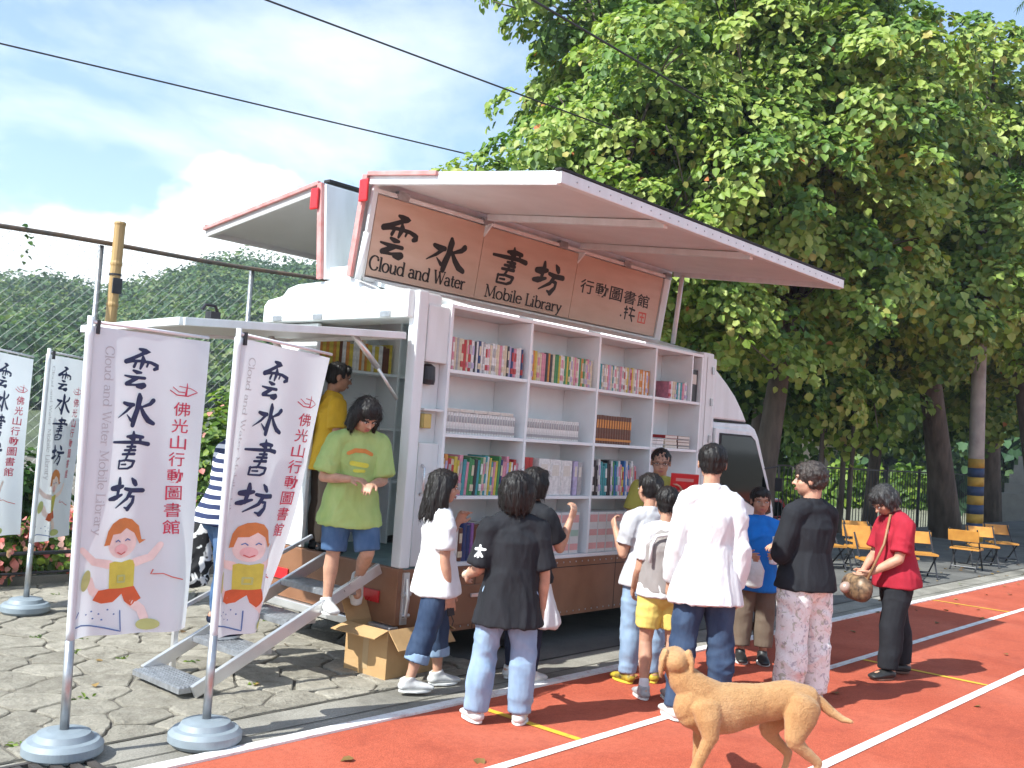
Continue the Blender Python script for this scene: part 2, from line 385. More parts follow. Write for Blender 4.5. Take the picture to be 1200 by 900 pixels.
# ---------------------------------------------------------------- foliage material
def leaf_mat(name, cols, trans=.24, rough=.5):
    m, N, L, b = node_mat(name); b.inputs['Roughness'].default_value = rough; b.inputs['Specular IOR Level'].default_value = .35
    g = N.new('ShaderNodeNewGeometry'); r = N.new('ShaderNodeValToRGB'); r.color_ramp.interpolation = 'CONSTANT'
    e = r.color_ramp.elements; e[0].position = 0; e[0].color = tuple(cols[0][1])+(1,); e[1].position = cols[1][0]; e[1].color = tuple(cols[1][1])+(1,)
    for p, c in cols[2:]: k = e.new(p); k.color = tuple(c)+(1,)
    L.new(g.outputs['Random Per Island'], r.inputs[0])
    L.new(r.outputs[0], b.inputs['Base Color'])
    t = N.new('ShaderNodeBsdfTranslucent'); mx = N.new('ShaderNodeMixShader'); mx.inputs[0].default_value = trans
    br = N.new('ShaderNodeMix'); br.data_type = 'RGBA'; br.blend_type = 'MULTIPLY'; br.inputs[0].default_value = 1; L.new(r.outputs[0], br.inputs[6]); br.inputs[7].default_value = (1.5,1.7,.7,1)
    L.new(br.outputs[2], t.inputs[0]); L.new(b.outputs[0], mx.inputs[1]); L.new(t.outputs[0], mx.inputs[2]); L.new(mx.outputs[0], N['Material Output'].inputs[0])
    return m
LEAF = leaf_mat('broad_leaf', [(0,(.125,.205,.032)),(.18,(.175,.265,.042)),(.42,(.245,.325,.065)),(.66,(.090,.155,.028)),(.80,(.30,.365,.09)),(.962,(.32,.32,.08)),(.994,(.42,.15,.05))])
LEAFY = leaf_mat('yellow_leaf', [(0,(.20,.29,.045)),(.25,(.27,.35,.065)),(.5,(.34,.39,.10)),(.8,(.15,.23,.035)),(.97,(.38,.33,.09))])
LEAFM = leaf_mat('mid_leaf', [(0,(.07,.14,.024)),(.3,(.11,.20,.032)),(.6,(.16,.25,.045)),(.85,(.05,.10,.02))])
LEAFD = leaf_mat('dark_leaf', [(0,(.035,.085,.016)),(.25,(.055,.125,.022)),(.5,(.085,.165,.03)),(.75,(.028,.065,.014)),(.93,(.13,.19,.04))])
FOREST = leaf_mat('forest_leaf', [(0,(.060,.115,.040)),(.2,(.085,.155,.045)),(.45,(.125,.185,.052)),(.7,(.045,.095,.036)),(.85,(.18,.225,.075))], .25, .7)
SHRUB = leaf_mat('shrub_leaf', [(0,(.08,.15,.02)),(.3,(.13,.21,.025)),(.6,(.18,.25,.03)),(.8,(.06,.11,.02))])
BARK = mat('bark', (.13,.105,.08), .9, c2=(.055,.042,.032), scale=7, bump=.9, bscale=14, stretch=(1,1,.3))
rng = np.random.default_rng(11)
def leaves_mesh(name, P, Nn, size, m, fold=.25, aspect=.85, jit=.38, tone=None):
    """P: points (n,3), Nn: preferred facing; one folded six-cornered leaf at each"""
    n = len(P)
    nn = Nn + rng.normal(0, jit, (n, 3)); nn /= np.linalg.norm(nn, axis=1)[:, None]
    a = rng.normal(0, 1, (n, 3)); a[:, 2] -= .8; a -= nn*(a*nn).sum(1)[:, None]; a /= np.linalg.norm(a, axis=1)[:, None]
    b = np.cross(nn, a); s = size*rng.uniform(.65, 1.25, n)[:, None]
    w = s*aspect*.5
    base = P; mid1 = P+a*s*.3; tip = P+a*s-nn*s*.18
    q = [base, P+a*s*.28+b*w+nn*s*fold*.5, P+a*s*.68+b*w*.8+nn*s*fold*.3, tip, P+a*s*.68-b*w*.8+nn*s*fold*.3, P+a*s*.28-b*w+nn*s*fold*.5]
    co = np.stack(q, 1).reshape(-1, 3)
    me = bpy.data.meshes.new(name)
    me.vertices.add(len(co)); me.vertices.foreach_set('co', co.astype(np.float32).ravel())
    i0 = np.arange(n)*6
    F = np.stack([i0, i0+1, i0+2, i0+3, i0, i0+3, i0+4, i0+5], 1).reshape(-1)
    me.loops.add(len(F)); me.loops.foreach_set('vertex_index', F.astype(np.int32))
    me.polygons.add(2*n); me.polygons.foreach_set('loop_start', (np.arange(2*n)*4).astype(np.int32)); 
    for q in (m if isinstance(m, list) else [m]): me.materials.append(q)
    if isinstance(m, list) and tone is not None: me.polygons.foreach_set('material_index', np.repeat(np.asarray(tone) % len(m), 2).astype(np.int32))
    me.update(calc_edges=True); return me
def sph(n):
    v = rng.normal(0, 1, (n, 3)); return v/np.linalg.norm(v, axis=1)[:, None]
def crown_points(lobes, density, spray=9, spread=.32, inner=.35):
    """lobes: (centre, radii). Leaves grow in domed tufts at the branch ends, with gaps between the tufts"""
    Ps = []; Ns = []; Tn = []
    for c, r in lobes:
        c = np.array(c); r = np.array(r if hasattr(r, '__len__') else (r,)*3, float)
        ns = max(3, int(density*(r[0]*r[1]+r[1]*r[2]+r[0]*r[2])/3*4*spray/40))
        d = sph(ns); t = np.clip(1-np.abs(rng.normal(0, inner, ns)), .12, 1)
        k = np.array([mnoise.noise(Vector((x*2.1+c[0], y*2.1+c[1], z*2.1+c[2]))) for x, y, z in d])
        p = c + d*r*(t*(1+.36*k))[:, None]
        for q, dd in zip(p, d):
            m = int(58*rng.uniform(.5, 1.5)); a = dd*.45+np.array([-.38, -.08, .78])+rng.normal(0, .26, 3); a /= np.linalg.norm(a)
            w = sph(m); w = w+a*.9; w /= np.linalg.norm(w, axis=1)[:, None]
            R_ = spread*1.55*rng.uniform(.75, 1.35); o = w*R_*np.clip(1-np.abs(rng.normal(0, .22, m)), .3, 1.1)[:, None]
            o -= a*(o @ a)[:, None]*.42; o[:, 2] -= .10*R_
            Ps.append(q+o); Ns.append(w*.7+a*.6+np.array([-.15, 0, .2])); Tn.append(np.full(m, rng.integers(0, 30)))
    return np.concatenate(Ps), np.concatenate(Ns), np.concatenate(Tn)
def tree(label, base, trunk_pts, trunk_r, limbs, lobes, size, density, m=LEAF, group='broad-leaved trees along the track', spray=9, spread=.3, name='broadleaf_tree', inner=.33, keepz=None):
    t = empty(name, base, label, 'tree', group)
    mb = MB(); mb.tube(trunk_pts, trunk_r, 12)
    for pts, rr in limbs: mb.tube(pts, rr, 7)
    # short limbs into every lobe
    top = Vector(trunk_pts[-1])
    for c, r in lobes:
        c = Vector(c); a = Vector(trunk_pts[-2]).lerp(top, random.random()); mid = a.lerp(c, .5)+Vector((0, 0, .3))
        rr = trunk_r[-1]*.6
        mb.tube([a, mid, c], [rr, rr*.6, rr*.25], 6)
        for _ in range(7):
            rad = r if hasattr(r, '__len__') else (r,)*3
            q = c+Vector(tuple(random.uniform(-1, 1)*x*.75 for x in rad)); st = mid.lerp(c, random.random())
            mb.tube([st, st.lerp(q, .5)+Vector((0, 0, .15)), q], [rr*.3, rr*.2, .012], 5)
    mb.build('trunk', BARK, t, smooth=True)
    P, Nn, Tn = crown_points(lobes, density, spray, spread, inner)
    link('crown', leaves_mesh('crown', P, Nn, size, m, tone=Tn), t)
    return t

def stone_paving():
    """irregular stones, each its own polygon with worn edges, a little out of level"""
    x0, x1, y0, y1 = -2.2, 5.15, 4.58, 8.90; sx, sy = .34, .28; rr = random.Random(5); seeds = []
    ny = int((y1-y0)/sy)+3
    for j in range(-1, ny):
        for i in range(-1, int((x1-x0)/sx)+3): seeds.append((x0+(i+.5*(j % 2))*sx+rr.uniform(-.42,.42)*sx, y0+j*sy+rr.uniform(-.42,.42)*sy))
    def clip(poly, px, py, nx, ny_):
        out = []
        for a, b in zip(poly, poly[1:]+poly[:1]):
            da = (a[0]-px)*nx+(a[1]-py)*ny_; db = (b[0]-px)*nx+(b[1]-py)*ny_
            if da <= 0: out.append(a)
            if da*db < 0: t = da/(da-db); out.append((a[0]+(b[0]-a[0])*t, a[1]+(b[1]-a[1])*t))
        return out
    mb = MB()
    for q in seeds:
        gap = rr.uniform(.004, .012)
        poly = [(q[0]-.6,q[1]-.6),(q[0]+.6,q[1]-.6),(q[0]+.6,q[1]+.6),(q[0]-.6,q[1]+.6)]
        for o in seeds:
            dx, dy = o[0]-q[0], o[1]-q[1]; d = math.hypot(dx, dy)
            if 0 < d < 1.1: poly = clip(poly, q[0]+dx/2-dx/d*gap, q[1]+dy/2-dy/d*gap, dx/d, dy/d)
            if not poly: break
        for px, py, nx, ny_ in ((x0,0,-1,0),(x1,0,1,0),(0,y0,0,-1),(0,y1,0,1)):
            if poly: poly = clip(poly, px, py, nx, ny_)
        if len(poly) < 3: continue
        for _ in range(1):            # worn corners, then rough edges
            poly = [p for a, b in zip(poly, poly[1:]+poly[:1]) for p in ((a[0]*.9+b[0]*.1, a[1]*.9+b[1]*.1), (a[0]*.65+b[0]*.35, a[1]*.65+b[1]*.35), (a[0]*.35+b[0]*.65, a[1]*.35+b[1]*.65), (a[0]*.1+b[0]*.9, a[1]*.1+b[1]*.9))]
        n = len(poly)
        if n > 60: continue
        poly = [(x+.014*mnoise.noise(Vector((x*15, y*15, 1))), y+.014*mnoise.noise(Vector((x*15, y*15, 9)))) for x, y in poly]
        cx = sum(p[0] for p in poly)/n; cy = sum(p[1] for p in poly)/n; z = rr.uniform(-.004, .003); tx, ty = rr.uniform(-.022,.022), rr.uniform(-.022,.022)
        def top(k, dz): return [(cx+(x-cx)*k, cy+(y-cy)*k, z+(x-cx)*tx+(y-cy)*ty+dz+.007*mnoise.noise(Vector((x*9, y*9, 4)))) for x, y in poly]
        vs = [(x, y, -.03) for x, y in poly]+top(1, -.006)+top(.955, 0)+top(.55, .001)+[(cx, cy, z+.001)]
        fs = [(r*n+i, r*n+(i+1) % n, (r+1)*n+(i+1) % n, (r+1)*n+i) for r in range(3) for i in range(n)]+[(3*n+i, 3*n+(i+1) % n, 4*n) for i in range(n)]
        mb.add(vs, fs)
    m, N, L, b = node_mat('paving_stone'); b.inputs['Roughness'].default_value = .88
    g = N.new('ShaderNodeNewGeometry'); pos = g.outputs['Position']
    st = ramp(N, 0, (.38,.35,.29), 1, (.55,.51,.43)); L.new(g.outputs['Random Per Island'], st.inputs[0])
    mo = ramp(N, .3, (.60,.58,.54), .7, (1.16,1.15,1.12)); L.new(noise(N, L, pos, 7, 9, .7), mo.inputs[0])
    gr = ramp(N, .25, (.70,.70,.70), .72, (1.16,1.16,1.16)); L.new(noise(N, L, pos, 75, 4, .75), gr.inputs[0])
    c = mixc(N, L, 1.0, st.outputs[0], mo.outputs[0], 'MULTIPLY'); c = mixc(N, L, .9, c, gr.outputs[0], 'MULTIPLY'); L.new(c, b.inputs['Base Color'])
    p = bump(N, L, b, noise(N, L, pos, 16, 9, .75), 1.0, .05); bump(N, L, b, noise(N, L, pos, 90, 4, .7), .5, .008, p)
    tag(mb.build('stone_paving', m, smooth=False), kind='structure')
    sheet('joint_sand', -9, x1, 4.575, 8.95, -.013, concrete_mat('joint_dirt', (.10,.09,.07), (.21,.19,.155)))
    n = 420; P = []
    for _ in range(60):
        q = rr.choice(seeds); P += [(q[0]+.17+rr.gauss(0,.018), q[1]+.12+rr.gauss(0,.018), 0) for _ in range(9)]
    P = np.array([p for p in P if x0 < p[0] < 5.1 and 4.7 < p[1] < 8.8])
    tag(link('weeds', leaves_mesh('weeds', P, np.tile([0, -.3, .8], (len(P), 1)), .035, SHRUB, aspect=.35), None, (2, 6, 0)), 'tiny weeds growing in the joints of the stone paving', 'weeds', kind='stuff')
stone_paving()
# ---------------------------------------------------------------- hill with woods, left
def hillz(x, y):
    d = math.hypot(x, y); a = math.degrees(math.atan2(y, x))      # a: 42 = straight ahead, larger = left
    tn = np.interp(a, [30, 44, 51, 53, 55, 59, 61.5, 64.3, 67, 70, 80], [.02, .065, .115, .128, .132, .126, .104, .086, .094, .086, .08])
    t = max(0, min(1, (d-48)/152)); return -.6+200*tn*t*t*(3-2*t)*(1 if d < 200 else 1)
mb = MB(); na, nr = 100, 34; vs = []
for j in range(nr+1):
    for i in range(na+1):
        a = R(30+(100-30)*i/na); d = 46+190*(j/nr)**1.2; x, y = d*math.cos(a), d*math.sin(a)
        vs.append((x, y, hillz(x, y)+.8*mnoise.noise(Vector((x*.04, y*.04, 0)))))
mb.add(vs, [(j*(na+1)+i, j*(na+1)+i+1, (j+1)*(na+1)+i+1, (j+1)*(na+1)+i) for j in range(nr) for i in range(na)])
tag(mb.build('hill', mat('hill_ground', (.06,.075,.03), .9, var=.3, scale=.2, coords='Object'), smooth=True), kind='structure')
FORESTB = leaf_mat('forest_leaf_dark', [(0,(.035,.080,.034)),(.3,(.055,.110,.042)),(.6,(.028,.066,.030)),(.85,(.08,.135,.05))], .2, .7)
FORESTC = leaf_mat('forest_leaf_pale', [(0,(.11,.17,.055)),(.3,(.15,.20,.065)),(.6,(.09,.145,.045)),(.85,(.18,.21,.085))], .2, .7)
Ps = []; Ns = []; Tn = []
for k in range(2900):
    a = R(random.uniform(47, 78)); d = 76+130*random.random()**.8; x, y = d*math.cos(a), d*math.sin(a)
    r = random.choice((1, 1, 1.4))*random.uniform(1.3, 2.9)*(.7+d/350); n = 130
    dd = sph(n); dd[:, 2] = np.abs(dd[:, 2])*1.1-.15
    t = 1-np.abs(rng.normal(0, .16, n)); p = np.array([x, y, hillz(x, y)+r*.35])+dd*(t*r)[:, None]*np.array([1, 1, random.uniform(.8, 1.3)])
    Ps.append(p); Ns.append(dd+np.array([-.2, 0, .5])); Tn.append(np.full(n, random.randrange(60)))
P = np.concatenate(Ps); Nn = np.concatenate(Ns)
tag(link('forest', leaves_mesh('forest', P, Nn, .66, [FOREST, FORESTB, FOREST, FORESTB, FORESTC, FORESTB, FOREST], jit=.45, tone=np.concatenate(Tn))), 'dense green wood covering the hill beyond the wire fence', 'forest', kind='stuff')

# ---------------------------------------------------------------- chain link fence
FY = 10.6; FX0, FX1 = -1.0, 15.0
def fz(x): return 3.34+.028*(x-4)
fence = empty('chain_link_fence', ((FX0+FX1)/2, FY, 0), 'tall grey chain link fence with a dark top rail in front of the wooded hill', 'fence')
RUSTY = mat('weathered_rail', (.10,.095,.085), .7, metal=.3, c2=(.20,.13,.08), scale=9)
mb = MB(); mb.tube([(x, FY, fz(x)+.012*math.sin(x*1.7)) for x in np.linspace(FX0, FX1, 30)], .026, 8); mb.build('top_rail', RUSTY, fence, smooth=True)
for x in (.6, 2.8, 4.98, 6.9, 9.1, 11.3, 13.5):
    mb = MB(); mb.tube([(x, FY+.04, 0), (x, FY+.04, fz(x)-.02)], .032, 8); mb.build('post', GALV, fence, smooth=True)
WIRE = mat('fence_wire', (.22,.23,.22), .5, metal=.5, var=.2)
mb = MB(); sp = .085
def wirez(x0, sgn):
    pts = []
    for zz in (0.05, None): pass
h0 = .05
def addwire(xa, za, xb, zb):
    d = .0024
    mb.add([(xa-d, FY-.02, za), (xa+d, FY-.02, za), (xb+d, FY-.02, zb), (xb-d, FY-.02, zb), (xa, FY-.02-1.6*d, za), (xb, FY-.02-1.6*d, zb)], [(0, 3, 5, 4), (4, 5, 2, 1), (0, 1, 2, 3)])
x = FX0-3.3
while x < FX1+3.3:
    for sg in (1, -1):
        # straight diagonal wire clipped to the panel
        za, zb = h0, 3.5; xa, xb = x, x+sg*(zb-za)
        if sg > 0:
            if xa < FX0: za += FX0-xa; xa = FX0
            if xb > FX1: zb -= xb-FX1; xb = FX1
        else:
            if xb < FX0: zb -= FX0-xb; xb = FX0
            if xa > FX1: za += xa-FX1; xa = FX1
        if zb > fz(xb): k = zb-fz(xb); zb -= k; xb -= sg*k
        if zb-za > .05: addwire(xa, za, xb, zb)
    x += sp*1.4142
mb.build('wire_mesh', WIRE, fence)
# bamboo pole tied to the fence post
BAMB = mat('bamboo', (.50,.33,.13), .5, c2=(.36,.23,.09), scale=4, stretch=(4,4,.6))
mb = MB(); bx, by, bt = 5.06, 10.46, 3.60
pts = []; rr = []
for i in range(9):
    z = bt*i/8
    for dz, k in ((-.03, 1), (-.008, 1.1), (.008, 1.1), (.03, 1)):
        if 0 <= z+dz <= bt: pts.append((bx+.02*z/3, by, z+dz)); rr.append(.058*k)
pts.append((bx+.024, by, bt+.01)); rr.append(.058)
mb.tube(pts, rr, 12); mb.mi = 1
for z in (2.82, 2.22): mb.box(bx-.028, bx+.075, by-.068, by-.05, z, z+.17)
for z in (3.02, 2.45): mb.lathe((bx+.02, by, z), [(.066, 0), (.066, .02)], 14)
tag(mb.build('bamboo_pole', [BAMB, DARKM], smooth=False), 'yellow bamboo pole with black marks standing against the fence post', 'pole')
# creeper sprig on the rail at the far left
n = 260; P = np.stack([rng.uniform(3.1, 4.3, n), np.full(n, FY)+rng.normal(0, .06, n), 3.33+rng.normal(0, .05, n)-np.abs(rng.normal(0, .12, n))], 1)
P = P[(np.sin(P[:, 0]*9)+np.sin(P[:, 0]*23)) > .7]
tag(link('creeper', leaves_mesh('creeper', P, np.tile([0, -.5, .6], (len(P), 1)), .06, LEAFD)), 'thin creeper hanging on the top rail of the wire fence', 'plant')

# ---------------------------------------------------------------- flower bed and shrubs by the fence
def bush(name, label, c, r, n, size, m, cat='shrub', group=None, flowers=None):
    t = empty(name, (c[0], c[1], 0), label, cat, group)
    mb = MB()
    for _ in range(9):
        q = Vector((c[0]+random.uniform(-.6, .6)*r[0], c[1]+random.uniform(-.6, .6)*r[1], c[2]+r[2]*random.uniform(0, .7)))
        b0 = Vector((c[0]+random.uniform(-.15, .15), c[1]+random.uniform(-.15, .15), 0))
        mb.tube([b0, b0.lerp(q, .5)+Vector((0, 0, .1)), q], [.014, .011, .005], 5)
    mb.build('stem', BARK, t)
    d = sph(n); tt = 1-np.abs(rng.normal(0, .3, n)); k = np.array([mnoise.noise(Vector((x*2.3+c[0], y*2.3, z*2.3))) for x, y, z in d])
    P = np.array(c)+d*np.array(r)*(tt*(1+.4*k))[:, None]; P[:, 2] = np.abs(P[:, 2]-.02)+.02
    link('foliage', leaves_mesh('foliage', P, d+np.array([0, -.2, .5]), size, m), t)
    if flowers:
        fm, nf, fs = flowers
        d = sph(nf); P = np.array(c)+d*np.array(r)*rng.uniform(.85, 1.12, nf)[:, None]; P[:, 2] = np.abs(P[:, 2]-.02)+.03
        fo = link('blossom', leaves_mesh('blossom', P, d+np.array([0, -.4, .5]), fs, fm, aspect=1.0), t); fo['kind'] = 'stuff'
    return t
PINK = leaf_mat('pink_petal', [(0,(.62,.22,.19)),(.3,(.70,.32,.27)),(.6,(.55,.12,.10)),(.85,(.75,.45,.38))], .2)
for i, (x, y, rx, rz, lab) in enumerate(((2.55,9.25,.5,.30,'low bush of pink blossom in the bed at the picture edge behind the leftmost flag'),
        (3.45,9.2,.55,.36,'pink flowering bush behind the thin flag pole in the bed'), (4.35,9.25,.5,.34,'pink flowering bush in the bed between the two left flags'),
        (5.2,9.3,.5,.38,'pink flowering bush in the bed behind the front left flag'))):
    bush('flower_bush', lab, (x, y, .28), (rx, .42, rz), 1500, .075, SHRUB, group='flowering bushes in the bed', flowers=(PINK, 420, .065))
bush('garden_shrub', 'tall bright green shrub behind the striped shirt between the front flags', (6.15, 9.6, .95), (.55,.55,.85), 3600, .085, SHRUB, flowers=(PINK, 60, .06))
bush('garden_shrub', 'green shrub at the fence foot behind the open back of the truck', (7.6, 9.7, .8), (.8,.6,.75), 3600, .09, SHRUB)
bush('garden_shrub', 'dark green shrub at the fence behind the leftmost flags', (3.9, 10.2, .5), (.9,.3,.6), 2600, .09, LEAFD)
rl = empty('low_railing', (3.6, 8.75, 0), 'low dark iron railing along the front of the flower bed', 'railing')
mb = MB(); mb.tube([(1.2,8.78,.29),(6.4,8.78,.29)], .017, 8); mb.tube([(1.2,8.78,.12),(6.4,8.78,.12)], .012, 8); mb.build('rail', DARKM, rl, smooth=True)
for x in (1.3, 2.5, 4.65, 6.3):
    mb = MB(); mb.tube([(x,8.78,-.01),(x,8.78,.30)], .018, 8); mb.build('post', DARKM, rl, smooth=True)
mb = MB(); mb.box(-6, 9.0, 8.90, 9.0, -.03, .07); tag(mb.build('bed_edging', KERBC, bevel=.01), 'low concrete edging along the flower bed under the railing', 'kerb edging')
# ---------------------------------------------------------------- lettering
def _n(pts, x0, x1, y0, y1): return [((x-x0)/(x1-x0), 1-(y-y0)/(y1-y0), w/(x1-x0)) for x, y, w in pts]
BRUSH = {
 '雲': [_n(p, 140, 525, 215, 825) for p in (
    [(292,238,26),(330,250,46),(405,258,40),(360,285,42)], [(372,268,44),(300,330,38),(215,395,40),(150,445,52)],
    [(150,458,34),(220,428,34),(320,416,30),(430,424,34),(505,462,44),(505,500,48),(475,522,36)], [(338,350,30),(345,400,60),(318,530,26)],
    [(268,430,30),(245,512,34)], [(402,425,26),(388,492,22)], [(242,568,26),(285,590,44),(332,590,26)],
    [(146,655,18),(230,668,34),(376,668,34)], [(300,672,36),(240,720,44),(172,775,46)], [(172,785,30),(270,782,24),(372,765,44)], [(300,800,36),(350,800,60),(378,780,50)])],
 '水': [_n(p, 555, 965, 485, 890) for p in (
    [(785,490,40),(790,530,64),(775,680,54),(748,800,62),(738,888,50)], [(616,610,34),(660,625,46),(728,626,40)], [(715,630,36),(650,715,28),(556,804,8)],
    [(935,552,50),(905,600,40),(820,648,22)], [(806,640,30),(850,740,50),(900,815,56),(955,850,42)], [(660,756,10),(712,825,34)])],
 '書': [_n(p, 115, 415, 130, 550) for p in (
    [(292,132,16),(294,165,30),(286,300,24),(250,420,20),(232,462,14)], [(238,190,20),(300,180,34),(368,188,26)], [(350,186,22),(352,242,22)], [(262,190,30),(300,215,34)],
    [(116,258,18),(220,254,26),(345,248,28),(414,262,34)], [(246,302,16),(318,300,22)], [(226,342,18),(320,338,22)], [(208,388,18),(316,380,24)],
    [(178,466,14),(245,452,18),(320,462,22)], [(184,462,20),(178,545,16)], [(318,464,24),(304,520,22),(268,546,18)], [(202,502,12),(246,500,16)], [(184,548,14),(270,546,16)])],
 '坊': [_n(p, 438, 722, 288, 610) for p in (
    [(522,292,24),(524,340,36),(506,490,26)], [(456,392,36),(500,388,48),(556,372,26)], [(438,500,26),(480,492,40),(552,458,18)],
    [(632,292,16),(652,325,40),(664,352,34)], [(578,398,24),(640,415,34),(718,412,34)], [(634,418,34),(600,500,26),(500,588,10)], [(612,474,18),(656,480,26),(650,540,26),(612,606,36)], [(580,588,12),(612,604,26)])],
}
def arc(cx, cy, rx, ry, a0, a1, n=14): return [(cx+rx*math.cos(R(a0+(a1-a0)*i/n)), cy+ry*math.sin(R(a0+(a1-a0)*i/n))) for i in range(n+1)]
GL = {
 'C': (.84, [arc(.42,.5,.42,.52,48,312,20), [(.70,.88),(.72,.68)], [(.70,.12),(.73,.28)]]),
 'l': (.30, [[(.13,1.02),(.13,0)], [(0,0),(.27,0)], [(.0,.98),(.13,1.0)]]),
 'o': (.66, [arc(.31,.31,.28,.32,0,360,20)]),
 'u': (.72, [[(.12,.62),(.12,.22)]+arc(.30,.2,.18,.2,180,300,8)+[(.52,.18)], [(.55,.62),(.55,0),(.68,0)], [(.0,.6),(.14,.62)], [(.42,.6),(.56,.62)]]),
 'a': (.60, [arc(.26,.44,.2,.19,160,0,10)+[(.47,.1),(.58,.02)], arc(.26,.18,.21,.18,0,360,16)]),
 'n': (.74, [[(.13,.62),(.13,0)], [(.13,.42)]+arc(.34,.42,.21,.2,150,0,8)+[(.55,0)], [(0,0),(.27,0)], [(.42,0),(.69,0)], [(0,.6),(.13,.62)]]),
 'd': (.74, [arc(.30,.31,.27,.32,0,360,20), [(.57,1.02),(.57,0),(.70,0)], [(.44,.99),(.57,1.01)]]),
 'W': (1.14, [[(.08,1),(.34,0)], [(.34,0),(.58,.95)], [(.50,1),(.78,0)], [(.78,0),(1.06,1)], [(-.03,1),(.22,1)], [(.94,1),(1.14,1)]]),
 't': (.44, [[(.19,.86),(.19,.12),(.30,.01),(.42,.08)], [(.02,.6),(.40,.6)]]),
 'e': (.62, [[(.05,.36),(.56,.36)]+arc(.31,.32,.26,.31,8,325,18)]),
 'r': (.52, [[(.13,.62),(.13,0)], [(.13,.42),(.25,.58),(.40,.61),(.45,.54)], [(0,0),(.29,0)], [(0,.6),(.13,.62)]]),
 'M': (1.12, [[(.16,0),(.18,1)], [(.18,1),(.55,.08)], [(.55,.08),(.90,1)], [(.90,1),(.94,0)], [(.02,0),(.30,0)], [(.80,0),(1.08,0)], [(.04,1),(.2,1)], [(.9,1),(1.06,1)]]),
 'b': (.70, [[(.13,1.02),(.13,0)], arc(.38,.31,.26,.32,0,360,20), [(0,.99),(.13,1.01)]]),
 'i': (.30, [[(.13,.62),(.13,0)], [(0,0),(.27,0)], [(0,.6),(.13,.62)], [(.13,.93),(.13,.80)]]),
 'L': (.68, [[(.16,1),(.16,0)], [(.02,0),(.62,0),(.64,.24)], [(.02,1),(.30,1)]]),
 'y': (.62, [[(.08,.62),(.32,.03)], [(.56,.62),(.32,.03),(.18,-.27),(.04,-.25)], [(-.02,.62),(.20,.62)], [(.44,.62),(.64,.62)]]),
 ' ': (.36, []), }
